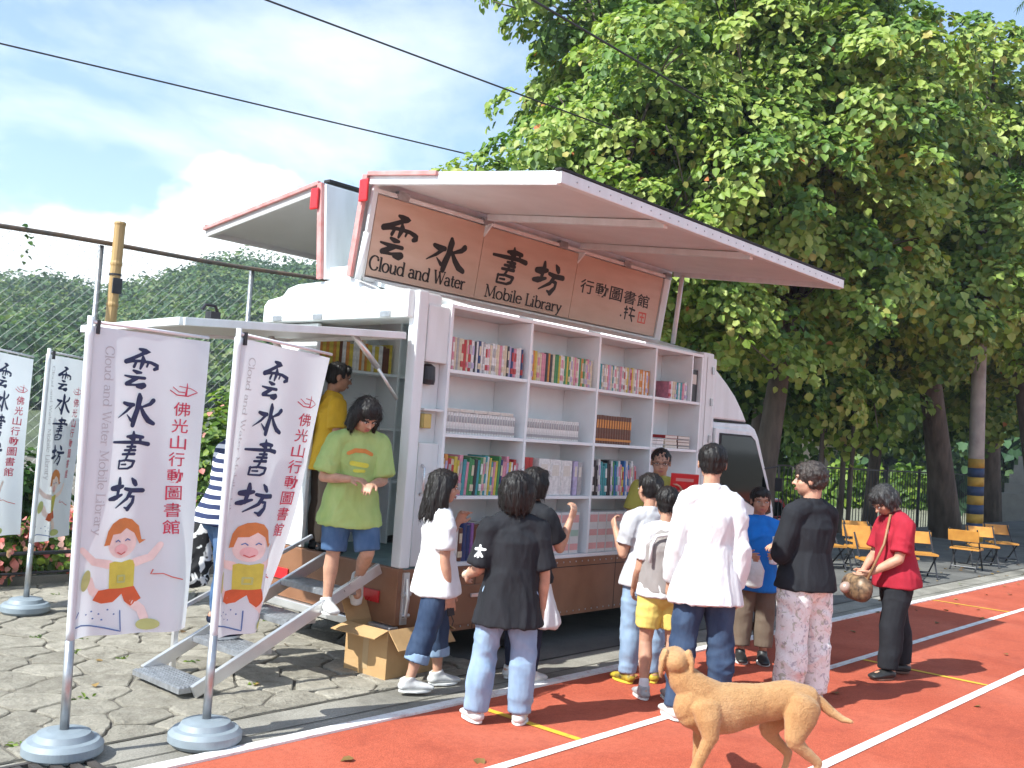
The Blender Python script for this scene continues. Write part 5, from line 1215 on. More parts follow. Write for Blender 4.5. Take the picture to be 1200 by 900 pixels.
# girl in lime shirt stepping down
p2 = person('girl in a lime green shirt and denim shorts stepping down from the truck', (4.15,5.06,.40), 1.40, 243, lean=7, head=(16, 34, 0),
    armR=((.34,.10,-1),(-.75,.72,.10),.7), armL=((-.22,.10,-1),(.45,.70,.02),.7), legR=((.07,.05,-1),(.05,.0,-1),10), legL=((-.12,.22,-1),(-.02,-.85,-.75),0), hh=.15,
    shirt=dict(m=LIME, loose=.032, length=.11, cut=.86, wr=.012, flare=.02), pants=dict(m=DENIM, to=.50, loose=.024), shoes=dict(m=SHOEW, accent=SOLE, size=1.08), hair=dict(style='bob', m=HAIRB, len=.50, vol=.04, fringe=.16, fl=.06))
p1 = person('boy with glasses and a yellow shirt standing inside the open back of the truck', (4.64,5.96,.625), 1.43, -20, head=(-12, 8, 0), hh=.15, skin=SKIN2,
    shirt=dict(m=YEL, loose=.02, length=.08), pants=dict(m=KHAKI, to=.94, loose=.018), shoes=dict(m=SHOEK), hair=dict(style='short', m=HAIRB, vol=.0)); glasses(p1)
p3 = person('person in a navy and white striped top climbing the steps behind the twisted flag', (3.53,5.50,.215), 1.50, 0, lean=12, head=(0, 15, 0), legL=((-.04,.5,-1),(0,-.25,-1),0),
    armR=((.15,.2,-1),(.0,.5,-.7),.4), hh=.15, shirt=dict(m=STRIPE, sleeve='long', loose=.02, length=.06), pants=dict(m=DENIM, to=.9, loose=.014), shoes=dict(m=NAVYC, sole=SOLE, high=False), hair=dict(style='bob', m=HAIRB, len=.45))
p4 = person('long-haired girl in a white shirt and cuffed jeans beside the cardboard box', (4.34,4.45,0), 1.365, -22, lean=-2, head=(-20, 2, 0),
    armR=((.10,-.02,-1),(.0,.22,-1),.35), armL=((-.05,.45,-1),(.25,.42,1),.8), legR=((.05,-.24,-1),(.0,-.30,-1),-6), legL=((-.05,.22,-1),(-.0,.06,-1),4), hh=.15,
    shirt=dict(m=WS, loose=.013, length=.075, wr=.008, flare=.022), pants=dict(m=DENIMD, to=.80, loose=.018, cuff=DENIML), shoes=dict(m=SHOEW, accent=mat('lace_green', (.03,.30,.12), .6), size=1.12), hair=dict(style='long', m=HAIRB, len=.98, vol=.02, fringe=.10))
p5 = person('girl in a black shirt and flared light jeans seen from behind', (4.20,3.70,0), 1.395, 50, head=(-18, -4, 0),
    armR=((.24,-.06,-1),(.02,.12,-1),.45), armL=((-.24,.0,-1),(-.12,.75,-.25),.6), legR=((.07,.0,-1),(.0,-.02,-1),-14), legL=((-.15,.02,-1),(-.08,-.04,-1),18), hh=.152,
    shirt=dict(m=BLK, loose=.026, length=.12, cut=.92, wr=.010, flare=.016), pants=dict(m=DENIML, to=.985, loose=.014, flare=.022, wr=.011), shoes=dict(m=SHOEW, size=1.05), hair=dict(style='bob', m=HAIRB, len=.52, vol=.035, fringe=.1, fl=-.04))
p6 = person('girl in a white skirt standing just behind the girl in black', (5.03,4.26,0), 1.40, 2, head=(0, -2, 0), armR=((.12,.45,-.8),(.12,.35,1),.7), armL=((-.1,.3,-1),(0,.8,.2),.6), hh=.15,
    shirt=dict(m=BLK, loose=.018, length=.05), skirt=dict(m=WS, length=.24, flare=.10), pants=dict(m=NAVYC, to=.97, loose=.004), shoes=dict(m=SHOEW), hair=dict(style='bob', m=HAIRB, len=.42, vol=.0, fringe=.08))
p7 = person('man in an olive yellow shirt and glasses facing out from the bookshelves', (6.92,4.52,0), 1.58, 220, lean=2, head=(-4, 8, 0), armR=((.30,.12,-1),(.20,.55,-.5),.5), armL=((-.08,.30,-.8),(.10,.40,1),.8), hh=.138, build=1.05,
    shirt=dict(m=OLIVE, loose=.022, length=.07, belly=.02), pants=dict(m=KHAKI, to=.98, loose=.018), shoes=dict(m=SHOEK), hair=dict(style='short', m=HAIRB, fringe=0, vol=-.012)); glasses(p7)
p8 = person('girl in a grey shirt and blue jeans with her hair tied up', (5.70,3.78,0), 1.41, 62, head=(6, 2, 0), armR=((.12,.1,-1),(-.1,.7,-.3),.5), armL=((-.18,.10,-1),(.0,.55,.62),.8), legR=((.04,.02,-1),(.02,-.02,-1),-10), legL=((-.05,.02,-1),(-.02,-.02,-1),14), hh=.15,
    shirt=dict(m=GREYT, loose=.018, length=.055), pants=dict(m=DENIML, to=.98, loose=.014, wr=.010), shoes=dict(m=SHOEY, sole=mat('sole_yellow', (.6,.5,.05), .6)), hair=dict(style='pony', m=HAIRB, fringe=.08))
p9 = person('child in a grey vest over white and yellow shorts beside the man in white', (5.42,3.46,0), 1.345, 46, head=(-4, 2, 0), armR=((.16,.0,-1),(.0,.45,-.8),.5), armL=((-.16,.05,-1),(.0,.6,-.6),.5), legR=((.05,.03,-1),(.0,-.12,-1),0), legL=((-.06,.05,-1),(.0,-.10,-1),6), hh=.152, build=.95,
    shirt=dict(m=WS, loose=.014, length=.03), vest=dict(m=VESTG, trim=WS, loose=.030), pants=dict(m=SHORTY, to=.38, loose=.022), shoes=dict(m=SHOEG, size=1.08), socks=WS, hair=dict(style='short', m=HAIRB, fringe=.08))
p10 = person('man in a loose white long-sleeved shirt and dark jeans seen from behind', (5.24,3.06,0), 1.635, 40, lean=1, head=(-6, 2, 0), armR=((.17,-.10,-1),(.04,.20,-1),.4), armL=((-.17,-.02,-1),(-.08,.40,-1),.5), legR=((.08,.02,-1),(.03,-.02,-1),-12), legL=((-.10,-.05,-1),(-.08,-.10,-1),16), hh=.139, build=.91,
    shirt=dict(m=WS, sleeve='long', loose=.018, length=.10, wr=.012, sz=2.2, collar=True, flare=.034), pants=dict(m=DENIMD, to=.99, loose=.018, wr=.012), shoes=dict(m=SHOEW), hair=dict(style='short', m=HAIRB, fringe=.08, vol=.0))
p11 = person('boy in a bright blue shirt and khaki trousers facing out by the cab', (7.02,3.66,0), 1.335, 216, head=(4, 2, 0), armR=((.18,.06,-1),(-.30,.85,.05),.6), armL=((-.18,.08,-1),(.25,.85,.12),.7), hh=.152, skin=SKIN2,
    shirt=dict(m=BLUE, loose=.022, length=.10, flare=.014), pants=dict(m=KHAKI, to=.90, loose=.022), shoes=dict(m=SHOEK, sole=SOLE, accent=SOLE, size=1.15), hair=dict(style='short', m=HAIRB, fringe=.10))
p12 = person('woman in a black top and pale floral trousers turned away to the left', (6.16,2.85,0), 1.56, 74, lean=-1, head=(44, 0, 0), armR=((.14,.25,-1),(-.75,.45,.10),.6), armL=((-.20,.16,-1),(.70,.55,.05),.6), legR=((.07,.02,-1),(.03,-.01,-1),-6), legL=((-.07,.0,-1),(-.03,-.03,-1),8), hh=.142, build=1.09,
    shirt=dict(m=BLK, sleeve='three', loose=.020, length=.045, wr=.006), pants=dict(m=FLORAL, to=.99, loose=.026, flare=.02, wr=.010), shoes=dict(m=SHOEG), hair=dict(style='curly', m=HAIRN, fringe=.06, rough=.006, vol=.03))
p13 = person('woman in a red shirt and black trousers looking down at her bag', (7.58,2.78,0), 1.47, 140, lean=5, head=(4, 42, 0), armR=((.14,.22,-1),(-.55,.70,-.50),.7), armL=((-.16,.24,-1),(.45,.70,-.46),.7), legR=((.04,-.22,-1),(.02,-.20,-1),-10), legL=((-.05,.22,-1),(-.02,.04,-1),12), hh=.148, build=1.05,
    shirt=dict(m=REDT, loose=.022, length=.05, belly=.02, cut=.80), pants=dict(m=BLK, to=.97, loose=.022), shoes=dict(m=SHOEK, sole=mat('sandal_sole', (.12,.06,.04), .7), high=False), hair=dict(style='bob', m=HAIRG, len=.30, fringe=.12, vol=.02))
# ---------------------------------------------------------------- dog
def make_dog():
    root = empty('dog', (4.37,2.31,0), 'tan short-haired dog standing on the red track with its head turned away', 'dog')
    a = R(143); F = Vector((math.cos(a), math.sin(a), 0)); Lf = Vector((-math.sin(a), math.cos(a), 0)); o = Vector((4.37,2.31,0)); K = 1.15
    def D(x, y, z): return o+(F*x+Lf*y+Vector((0,0,z)))*K
    S_ = Lf; B = MB()
    B.loft([D(-.285,0,.362), D(-.20,0,.370), D(-.08,0,.352), D(.05,0,.330), D(.17,0,.325), D(.235,0,.350)], [(.066,.078),(.076,.090),(.072,.092),(.088,.118),(.090,.126),(.068,.098)], S_, 22)
    B.loft([D(.12,0,.355), D(.20,-.002,.39), D(.262,-.02,.445), D(.285,-.035,.485)], [(.070,.094),(.066,.088),(.060,.072),(.052,.058)], S_, 18)
    # withers and breastbone
    B.ell(D(.225,0,.30), .055*K)
    # head turned to its right, away from the camera
    b = R(143-100); hf = Vector((math.cos(b), math.sin(b), .06)).normalized(); hr = Vector((math.sin(b), -math.cos(b), 0)); hu = hr.cross(hf); M = Matrix((hr, hf, hu)).transposed()
    hc = D(.288,-.045,.505)
    def H(x, y, z): return hc+(hr*x+hf*y+hu*z)*K*1.15
    B.ell(H(0,0,.002), (.068,.09,.064), M, 20, 14); B.loft([H(0,.03,-.006), H(0,.09,-.022), H(0,.145,-.03), H(0,.168,-.03)], [(.054,.050),(.040,.038),(.032,.031),(.026,.024)], hr, 14)
    B.loft([H(0,.05,-.045), H(0,.13,-.055)], [(.026,.014),(.018,.010)], hr, 10)
    for s in (1, -1):
        B.loft([H(.042*s,-.022,.040), H(.053*s,-.030,.012), H(.055*s,-.030,-.026), H(.050*s,-.020,-.054)], [(.026,.014),(.034,.012),(.030,.010),(.014,.007)], hf, 12)
    # legs; left is nearest the camera
    for s, (e, w, p) in ((1, ((.165,.078,.235),(.225,.075,.095),(.245,.075,.028))), (-1, ((.15,-.07,.235),(.155,-.068,.095),(.17,-.068,.028)))):
        B.loft([D(.18,.055*s,.345), D(.175,.070*s,.30), D(*e)], [(.042,.078),(.042,.062),(.032,.042)], S_, 14)
        B.loft([D(*e), D(*[(u+v)/2 for u, v in zip(e, w)]), D(*w)], [(.028,.035),(.024,.029),(.022,.025)], S_, 12)
        B.loft([D(*w), D(*p)], [.0195,.019], S_, 12)
        px, py, pz = p; B.loft([D(px-.012,py,.020), D(px+.035,py,.017)], [(.024,.019),(.022,.015)], S_, 12)
        for t in (-1.5,-.5,.5,1.5): B.ell(D(px+.05-.004*abs(t),py+.0115*t,.0135), (.011,.011,.0125))
    for s, (k, h, p) in ((1, ((-.195,.082,.225),(-.315,.075,.130),(-.290,.075,.028))), (-1, ((-.155,-.075,.22),(-.255,-.07,.125),(-.235,-.068,.028)))):
        B.loft([D(-.25,.045*s,.36), D((-.25+k[0])/2-.005,.062*s,.305), D(*k)], [(.050,.094),(.046,.084),(.031,.048)], S_, 16)
        m_ = [(u+v)/2 for u, v in zip(k, h)]
        B.loft([D(*k), D(m_[0]+.004,m_[1],m_[2]), D(*h)], [(.028,.042),(.021,.029),(.018,.023)], S_, 12)
        B.loft([D(*h), D(*[(u+v)/2 for u, v in zip(h, p)]), D(*p)], [(.016,.019),(.0155,.016),(.017,.017)], S_, 12)
        px, py, pz = p; B.loft([D(px-.010,py,.019), D(px+.035,py,.016)], [(.023,.018),(.021,.014)], S_, 12)
        for t in (-1.5,-.5,.5,1.5): B.ell(D(px+.048-.004*abs(t),py+.011*t,.013), (.0105,.0105,.012))
    B.loft([D(-.295,0,.385), D(-.34,0.01,.365), D(-.385,.03,.328), D(-.425,.05,.305), D(-.455,.07,.300)], [.032,.028,.024,.018,.010], S_, 12)
    me = remesh(B, .0055, 5)
    m, N, L, b_ = node_mat('tan_fur'); b_.inputs['Roughness'].default_value = .75; b_.inputs['Sheen Weight'].default_value = .15
    tc = N.new('ShaderNodeTexCoord').outputs['Object']
    mp = N.new('ShaderNodeMapping'); mp.inputs['Rotation'].default_value = (0, 0, -a); mp.inputs['Scale'].default_value = (14, 60, 30); L.new(tc, mp.inputs[0])
    r1 = ramp(N, .3, (.42,.215,.075), .7, (.52,.305,.130)); L.new(noise(N, L, tc, 4.5, 4), r1.inputs[0])
    r2 = ramp(N, .3, (.86,.84,.82), .72, (1.08,1.08,1.08)); L.new(noise(N, L, mp.outputs[0], 3.2, 4, .6), r2.inputs[0])
    c = mixc(N, L, .85, r1.outputs[0], r2.outputs[0], 'MULTIPLY'); 
    gi = N.new('ShaderNodeNewGeometry').outputs['Random Per Island']; hr_ = ramp(N, 0, (.92,.91,.89), 1, (1.06,1.06,1.05)); L.new(gi, hr_.inputs[0]); c = mixc(N, L, 1.0, c, hr_.outputs[0], 'MULTIPLY')
    pl = ramp(N, .48, (0,0,0), .66, (.6,)*3); L.new(noise(N, L, tc, 2.6, 3), pl.inputs[0]); c = mixc(N, L, pl.outputs[0], c, (.56,.36,.19))
    L.new(c, b_.inputs['Base Color']); bump(N, L, b_, noise(N, L, mp.outputs[0], 4.0, 4, .65), .55, .012)
    me.materials.append(m); me.materials.append(DARKM); me.materials.append(IRIS); me.materials.append(mat('pale_fur', (.66,.50,.30), .8, var=.1))
    displace(me, lambda p: .0022*mnoise.noise(p*22)+.0008*mnoise.noise(p*90))
    E = MB(); E.ell(H(0,.186,-.022), (.015,.009,.012), M, 10, 8, 1)
    for s in (1, -1): E.ell(H(.036*s,.058,.018), .0085, None, 10, 8, 2)
    bm = bmesh.new(); bm.from_mesh(me); vs = [bm.verts.new(v) for v in E.v]
    for f, mi in zip(E.f, E.m):
        try: q = bm.faces.new([vs[i] for i in f]); q.material_index = mi; q.smooth = True
        except ValueError: pass
    bm.to_mesh(me); bm.free()
    # short coat lying back towards the tail
    rr = random.Random(3); bm = bmesh.new(); bm.from_mesh(me); bm.faces.ensure_lookup_table(); nf = len(bm.faces); new = []
    for _ in range(15000):
        f = bm.faces[rr.randrange(nf)]
        if f.material_index: continue
        p = f.calc_center_median(); n = f.normal; fl = -F*.9-Vector((0,0,.55 if p.z < .44 else .15))+Vector((rr.gauss(0,.2), rr.gauss(0,.2), rr.gauss(0,.2))); fl -= n*fl.dot(n)
        if fl.length < .1: continue
        fl.normalize(); s = n.cross(fl)*.0009; l = rr.uniform(.008, .017); new.append((p+s, p-s, p+fl*l+n*rr.uniform(.001, .0035)))
    for q in new: g = bm.faces.new([bm.verts.new(v) for v in q]); g.smooth = True
    bm.to_mesh(me); bm.free()
    link('body', me, root)
    return root
make_dog()

# ---------------------------------------------------------------- things held and standing about
CARD = mat('cardboard', (.50,.315,.145), .85, c2=(.42,.255,.11), scale=5, bump=.15, bscale=30)
def carton():
    t = empty('cardboard_box', (4.53,4.94,0), 'open brown cardboard box on the paving under the rear corner of the truck', 'box', rz=R(4))
    w, d, h = .27, .19, .31; mb = MB()
    for x0, x1, y0, y1 in ((-w,w,-d,-d+.007),(-w,w,d-.007,d),(-w,-w+.007,-d+.0072,d-.0072),(w-.007,w,-d+.0072,d-.0072)): mb.box(x0,x1,y0,y1,.002,h)
    mb.box(-w+.0072,w-.0072,-d+.0072,d-.0072,.003,.010); 
    me = mb.mesh('carton', CARD); o = bpy.data.objects.new('carton', me); COL.objects.link(o); o.parent = t; KIDS.setdefault(t.name, []).append(o)
    for q in ([(-w,-d,h),(w,-d,h),(w,-d-.10,h-.11),(-w,-d-.10,h-.11)], [(-w,d,h),(w,d,h),(w,d+.07,h+.13),(-w,d+.07,h+.13)],
              [(-w,-d,h),(-w,d,h),(-w-.13,d+.01,h-.035),(-w-.13,-d-.01,h-.035)], [(w,-d,h),(w,d,h),(w+.11,d,h-.06),(w+.11,-d,h-.06)]):
        mb = MB(); mb.slab(q, .006); me = mb.mesh('flap', CARD); o = bpy.data.objects.new('flap', me); COL.objects.link(o); o.parent = t
    mb = MB(); mb.slab([(-w-.001,-.025,.04),(-w-.001,.025,.04),(-w-.001,.025,h-.01),(-w-.001,-.025,h-.01)], .002); me = mb.mesh('tape', mat('packing_tape', (.46,.32,.17), .3, var=.05)); o = bpy.data.objects.new('tape', me); COL.objects.link(o); o.parent = t
carton()
def hand(p, k): s0, e, w, d, c, sg, pe, n, t = p['arms'][k]; return pe, d, n, t
# bottle and bag with the boy in blue
pe, d, n, t = hand(p11, 'L'); c = pe+n*.012
mb = MB(); mb.lathe((c.x, c.y, c.z-.06), [(.026,0),(.030,.006),(.030,.05),(.027,.06),(.030,.07),(.030,.13),(.022,.155),(.012,.17),(.012,.18)], 18)
BOT = mat('bottle_plastic', (.72,.76,.80), .08, var=.03); bo = mb.build('water_bottle', BOT, None, smooth=True); tag(bo, 'clear plastic water bottle held by the boy in the blue shirt', 'bottle')
mb = MB(); mb.lathe((c.x, c.y, c.z+.122), [(.014,0),(.014,.018),(.012,.022)], 14); mb.build('cap', WHITE, bo)
mb = MB(); mb.lathe((c.x, c.y, c.z-.005), [(.0306,0),(.0306,.05)], 18); mb.build('bottle_wrapper', mat('bottle_label', (.20,.38,.62), .4), bo)
pe, d, n, t = hand(p11, 'R'); mb = MB(); mb.loft([pe+Vector((.01,-.01,-.02)), pe+Vector((.02,-.02,-.10)), pe+Vector((.02,-.02,-.20))], [(.05,.02),(.075,.03),(.065,.03)], p11['rs'], 14)
pb = mb.build('carrier_bag', mat('thin_bag', (.62,.64,.66), .4, c2=(.50,.50,.48), scale=12, bump=.5, bscale=20), None, smooth=True); tag(pb, 'small pale plastic carrier bag hanging from the hand of the boy in blue', 'bag')
# camera bag of the woman in red
a, b = hand(p13, 'R')[0], hand(p13, 'L')[0]; c = (a+b)/2+p13['fs']*.035+Vector((0,0,-.085)); q = Matrix((p13['rs'], p13['fs'], Vector((0,0,1)))).transposed()
LEOP = mat('brown_print_leather', (.30,.19,.10), .45, c2=(.045,.028,.02), scale=24, detail=2)
mb = MB(); mb.loft([c-p13['rs']*.085, c+p13['rs']*.085], [(.098,.075)]*2, Vector((0,0,1)), 18); cb = link('camera_bag', remesh(mb, .008, 2), None); cb.data.materials.append(LEOP); tag(cb, 'brown patterned shoulder bag held open by the woman in the red shirt', 'bag')
mb = MB(); e0 = c+p13['fs']*.09+Vector((0,0,.005)); mb.ell(e0, (.042,.042,.042), q, 14, 10); mb.build('buckle', mat('bag_disc', (.45,.32,.26), .35, metal=.2), cb, smooth=True)
sh = p13['shl']; pts = [c-p13['rs']*.12+Vector((0,0,.04)), sh-p13['rs']*.10+p13['fs']*.13-Vector((0,0,.16)), sh-p13['rs']*.07+p13['fs']*.075+Vector((0,0,.05)), sh-p13['rs']*.02-p13['fs']*.07+Vector((0,0,.02)), sh+p13['rs']*.12-p13['fs']*.11-Vector((0,0,.15)), sh+p13['rs']*.19+p13['fs']*.02-Vector((0,0,.34)), c+p13['rs']*.14+Vector((0,0,.03))]
mb = MB(); mb.tube(pts, .010, 6); mb.build('strap', mat('tan_strap', (.28,.15,.07), .5), cb, smooth=True)
c2 = p13['chest']-p13['rs']*.06+p13['fs']*.105; mb = MB(); mb.box(-.03,.03,-.003,.003,-.045,.045); mb.v = [tuple(c2+q @ Vector(v)) for v in mb.v]; tag(mb.build('name_badge', WHITE, None, bevel=.001), 'white badge hanging on the chest of the woman in red', 'badge')
# red folder raised by the man at the shelves
pe, d, n, t = hand(p7, 'L'); e1 = p7['rs']; c = pe+Vector((0,0,.03))-e1*.02+p7['fs']*.02; up = (Vector((0,0,1))*.95+p7['fs']*.2).normalized(); nn = e1.cross(up)
mb = MB(); mb.slab([c-e1*.11-up*.09, c+e1*.11-up*.09, c+e1*.11+up*.09, c-e1*.11+up*.09], .02); fo = mb.build('red_folder', RED, None, bevel=.004); tag(fo, 'bright red folder held up beside the head of the man at the shelves', 'folder')
mb = MB(); mb.slab([c-e1*.07+up*.03, c+e1*.07+up*.03, c+e1*.07+up*.055, c-e1*.07+up*.055], .0225); mb.build('title_strip', mat('folder_strip', (.6,.25,.22), .5), fo)
# phone of the girl in white, snack of the girl in black
pe, d, n, t = hand(p4, 'R'); c = pe+d*.03+n*.012; mb = MB(); mb.slab([c-t*.022-d*.045, c+t*.022-d*.045, c+t*.022+d*.055, c-t*.022+d*.055], .014); ph = mb.build('phone', BLACK, None, bevel=.003); tag(ph, 'small dark phone with a strap in the hand of the girl in white', 'phone')
mb = MB(); mb.tube([c+d*.05, c+d*.09+t*.01, c+d*.12-t*.005], .003, 5); mb.build('wrist_strap', BLACK, ph)
pe, d, n, t = hand(p5, 'L'); c = pe+d*.02+Vector((0,0,.02)); mb = MB(); mb.loft([c-d*.03, c+d*.03], [(.02,.016)]*2, t, 10); tag(mb.build('bun', mat('bread', (.70,.58,.42), .7), None, smooth=True), 'pale bun in the left hand of the girl in the black shirt', 'food')
# print on the lime shirt, star on the black sleeve
def decal(name, p, pts_list, m, cx, off, z0=0):
    s = [o for o in KIDS[p['root'].name] if o.name.startswith('shirt')][0]
    bpy.context.view_layer.update()
    from mathutils.bvhtree import BVHTree
    ofs = wloc(s); bvh = BVHTree.FromPolygons([v.co+ofs for v in s.data.vertices], [tuple(q.vertices) for q in s.data.polygons]); mb = MB()
    def fn(u, v, l):
        o = cx(u, v)+off*.6; h = bvh.ray_cast(o, -off.normalized()); h = h if h[0] else (cx(u, v),)
        return h[0]+off.normalized()*(l+.003)
    k = Ink(fn)
    for st in pts_list: k.stroke(st)
    return k.build(name, m, s)
cA = p2['chest']; rsA, fsA = p2['rs'], p2['fs']
fA = lambda u, v: cA-rsA*u+Vector((0,0,v))
decal('shirt_print', p2, [[(-.075,.015,.022),(-.03,.035,.026),(.03,.035,.026),(.075,.015,.022)]], mat('print_orange', (.62,.22,.04), .7), fA, fsA*.5)
decal('shirt_print', p2, [[(-.05,-.045,.03),(.0,-.05,.03),(.045,-.055,.03)],[(-.03,-.09,.02),(.03,-.09,.02)]], mat('print_yellow', (.62,.58,.06), .7), fA, fsA*.5)
s0, e = p5['arms']['L'][:2]; cB = s0.lerp(e, .45); rB = -p5['rs']*.55-p5['fs']*.8; sB = rB.cross(Vector((0,0,1))).normalized()
decal('star_print', p5, [[(0,-.03,.014),(0,.03,.014)],[(-.028,.01,.014),(.028,.01,.014)],[(-.02,-.028,.012),(.012,.015,.012)],[(.02,-.028,.012),(-.012,.015,.012)]], WHITE, lambda u, v: cB+sB*u+Vector((0,0,v-.02)), rB*.3)
# patterned cloth bag between the two front flags
tb = empty('tote_bag', (3.55,5.83,.16), 'black and white patterned cloth bag behind the stair rail between the front flags', 'bag')
mb = MB(); mb.loft([(3.50,5.86,.50),(3.50,5.86,.66),(3.50,5.86,.86)], [(.14,.05),(.15,.06),(.12,.04)], (.67,-.74,0), 18); me = remesh(mb, .01, 3); me.materials.append(PATCH); displace(me, wrinkle(.012, 8, 5, 3)); link('bag', me, tb)
mb = MB(); mb.tube([(3.42,5.95,.86),(3.50,5.80,1.08),(3.57,5.70,1.06),(3.57,5.78,.86)], .010, 6); mb.build('strap', BLK, tb, smooth=True)

# ---------------------------------------------------------------- books
PAGES = mat('pages', (.66,.62,.54), .8, var=.06, scale=60)
BC = dict(red=(.42,.03,.03), orange=(.60,.24,.04), yellow=(.60,.47,.06), green=(.06,.25,.08), blue=(.04,.16,.42), navy=(.02,.04,.14), white=(.70,.69,.66), pink=(.62,.25,.32), purple=(.22,.09,.28), brown=(.13,.045,.022), grey=(.36,.36,.36), black=(.025,.025,.028), teal=(.05,.28,.30), cream=(.62,.54,.38), lilac=(.45,.40,.58))
BM = {k: mat('cover_'+k, v, .4, var=.18, scale=30) for k, v in BC.items()}
BANDS = ['white', 'white', 'cream', 'pink', 'lilac', 'cream', 'red', 'grey']
BAY = ['rear bay', 'second bay', 'third bay', 'front bay']; ROW = ['bottom shelf', 'third shelf', 'second shelf', 'top shelf']; ORD = ['first','second','third','fourth','fifth','sixth','seventh','eighth','ninth','tenth','eleventh','twelfth']
NB = [0]
def book(x, th, h, d, z, color, band=None, lean=0, y=None, label=None, group=None, bz=(.12,.30)):
    y = y if y is not None else YS+.035
    mb = MB()
    mb.box(-th/2, th/2, .002, d, 0, h, 0)
    # rounded spine, pages, and a band across the spine
    for i in range(4):
        a0, a1 = -1+i*.5, -.5+i*.5; b0, b1 = -.006*(1-a0*a0), -.006*(1-a1*a1)
        mb.add([(a0*th/2, b0+.002, 0), (a1*th/2, b1+.002, 0), (a1*th/2, b1+.002, h), (a0*th/2, b0+.002, h)], [(0,1,2,3)], 0)
    mb.box(-th/2+.002, th/2-.002, .008, d-.002, h+.0004, h+.0012, 1)
    if band:
        z0, z1 = h*bz[0], h*bz[1]; mb.box(-th/2*.92, th/2*.92, -.0062, .001, z0, z1, 2)
        mb.box(-th/2*.6, th/2*.6, -.0062, .001, h*.55, h*.84, 2)
    me = mb.mesh('book', [BM[color], PAGES, BM[band] if band else PAGES])
    if lean: me.transform(Matrix.Rotation(lean, 4, 'Y'))
    o = bpy.data.objects.new('book', me); COL.objects.link(o); o.location = (x, y, z+.0008)
    tag(o, label, 'book', group); NB[0] += 1; return o
def row(bay, r, cols, h, th, x0=None, x1=None, lean=0, dvar=.02, band=.5, hv=.008, d=.16, kind='book', y=None):
    xa = DX[bay]+.022 if x0 is None else x0; xb = DX[bay+1]-.022 if x1 is None else x1; x = xa; cnt = {}
    z = SZ[r]
    while True:
        t = th*random.uniform(.75, 1.3)
        if x+t > xb: break
        c = random.choice(cols); cnt[c] = cnt.get(c, 0)+1; hh = h+random.uniform(-hv, hv)
        b = random.choice([q for q in BANDS if q != c]) if random.random() < band else None
        n = cnt[c]-1
        lab = f'{c} {kind} on the {ROW[r]}, {BAY[bay]}, {ORD[n] if n < 12 else str(n+1)+"th"} {c} spine from the left'
        ln = lean*random.uniform(.6, 1.1); xx = x+t/2
        book(xx-(.5*hh*math.tan(ln) if ln else 0)*0, t-.0012, hh, d+random.uniform(-dvar, dvar), z+(abs(math.sin(ln))*t/2), c, b, ln, y, lab, f'loose books on the {ROW[r]}, {BAY[bay]}')
        x += t/ math.cos(ln) + (.0006)
def sset(bay, r, color, n, h, th, band, lab, x0=None, bz=(.10,.24), y=None, d=.14):
    x = (DX[bay]+.022 if x0 is None else x0)+th/2
    for i in range(n): book(x, th-.0015, h+random.uniform(-.0015,.0015), d, SZ[r], color, band, 0, y, lab, lab.split(' in ')[0]+'s', bz); x += th
MIX = ['pink','white','red','cream','white','navy','black','pink','lilac','white','grey','blue','white']; PAS = ['cream','pink','white','lilac','teal','orange','grey','yellow','white']
KID = ['red','orange','blue','white','green','cream','yellow','navy','pink','black','teal']
row(0, 3, MIX, .222, .024, kind='comic'); row(1, 3, ['green','black','white','cream','orange','pink','yellow','lilac','white'], .222, .024, kind='comic'); row(2, 3, PAS, .212, .024, kind='comic')
sset(0, 2, 'white', 26, .15, .0285, 'grey', 'slim white volume in the matching white set, second shelf, rear bay'); sset(1, 2, 'white', 23, .155, .0290, 'grey', 'slim white volume in the matching white set, second shelf, second bay', )
for i in range(5): 
    mb = MB(); x_ = 4.84+i*.142; mb.box(x_, x_+.138, YS+.04, YS+.17, SZ[2]+.1545, SZ[2]+.1545+.024, 0); mb.box(x_+.003, x_+.135, YS+.0385, YS+.0398, SZ[2]+.157, SZ[2]+.175, 1)
    tag(mb.build('book', [BM['white'], PAGES]), f'white volume lying flat on top of the white set, {ORD[i]} from the left, rear bay', 'book', 'white volumes lying on the white set'); NB[0] += 1
sset(2, 2, 'brown', 15, .235, .036, 'orange', 'thick brown and gold volume in the matching encyclopedia set of the third bay', bz=(.10,.18), d=.2)
row(0, 1, KID, .265, .027, lean=.06, hv=.03, d=.2); row(2, 1, ['white','green','pink','grey','red','yellow','black','blue','teal','white'], .27, .027, lean=-.05, hv=.03, d=.2, x1=7.20)
row(1, 1, ['red'], .29, .05, x1=5.84, hv=.004, d=.2)
def boxfile(x, w, h, z, lab, m, y=None, d=.2):
    y = y or YS+.03; t = MB(); t.box(x, x+w, y, y+d, z+.001, z+h); o = tag(t.build('box_file', BM[m], bevel=.004), lab, 'box file'); 
    q = MB(); q.box(x+w*.2, x+w*.8, y-.0012, y, z+h*.55, z+h*.85); q.build('index_label', PAGES, o); return o
for i, (w, l) in enumerate(((.135,'leftmost'),(.135,'second'),(.135,'third'))): boxfile(5.87+i*.139, w, .285-.004*i, SZ[1], f'large white box file, {l} of three on the third shelf, second bay', 'white')
boxfile(6.31, .05, .275, SZ[1], 'narrow pale lilac box file at the right end of the third shelf, second bay', 'lilac'); boxfile(6.365, .05, .27, SZ[1], 'narrow grey box file at the right end of the third shelf, second bay', 'grey')
row(0, 0, ['yellow','orange','purple','black','white','navy','cream','brown'], .25, .034, hv=.02, d=.2)
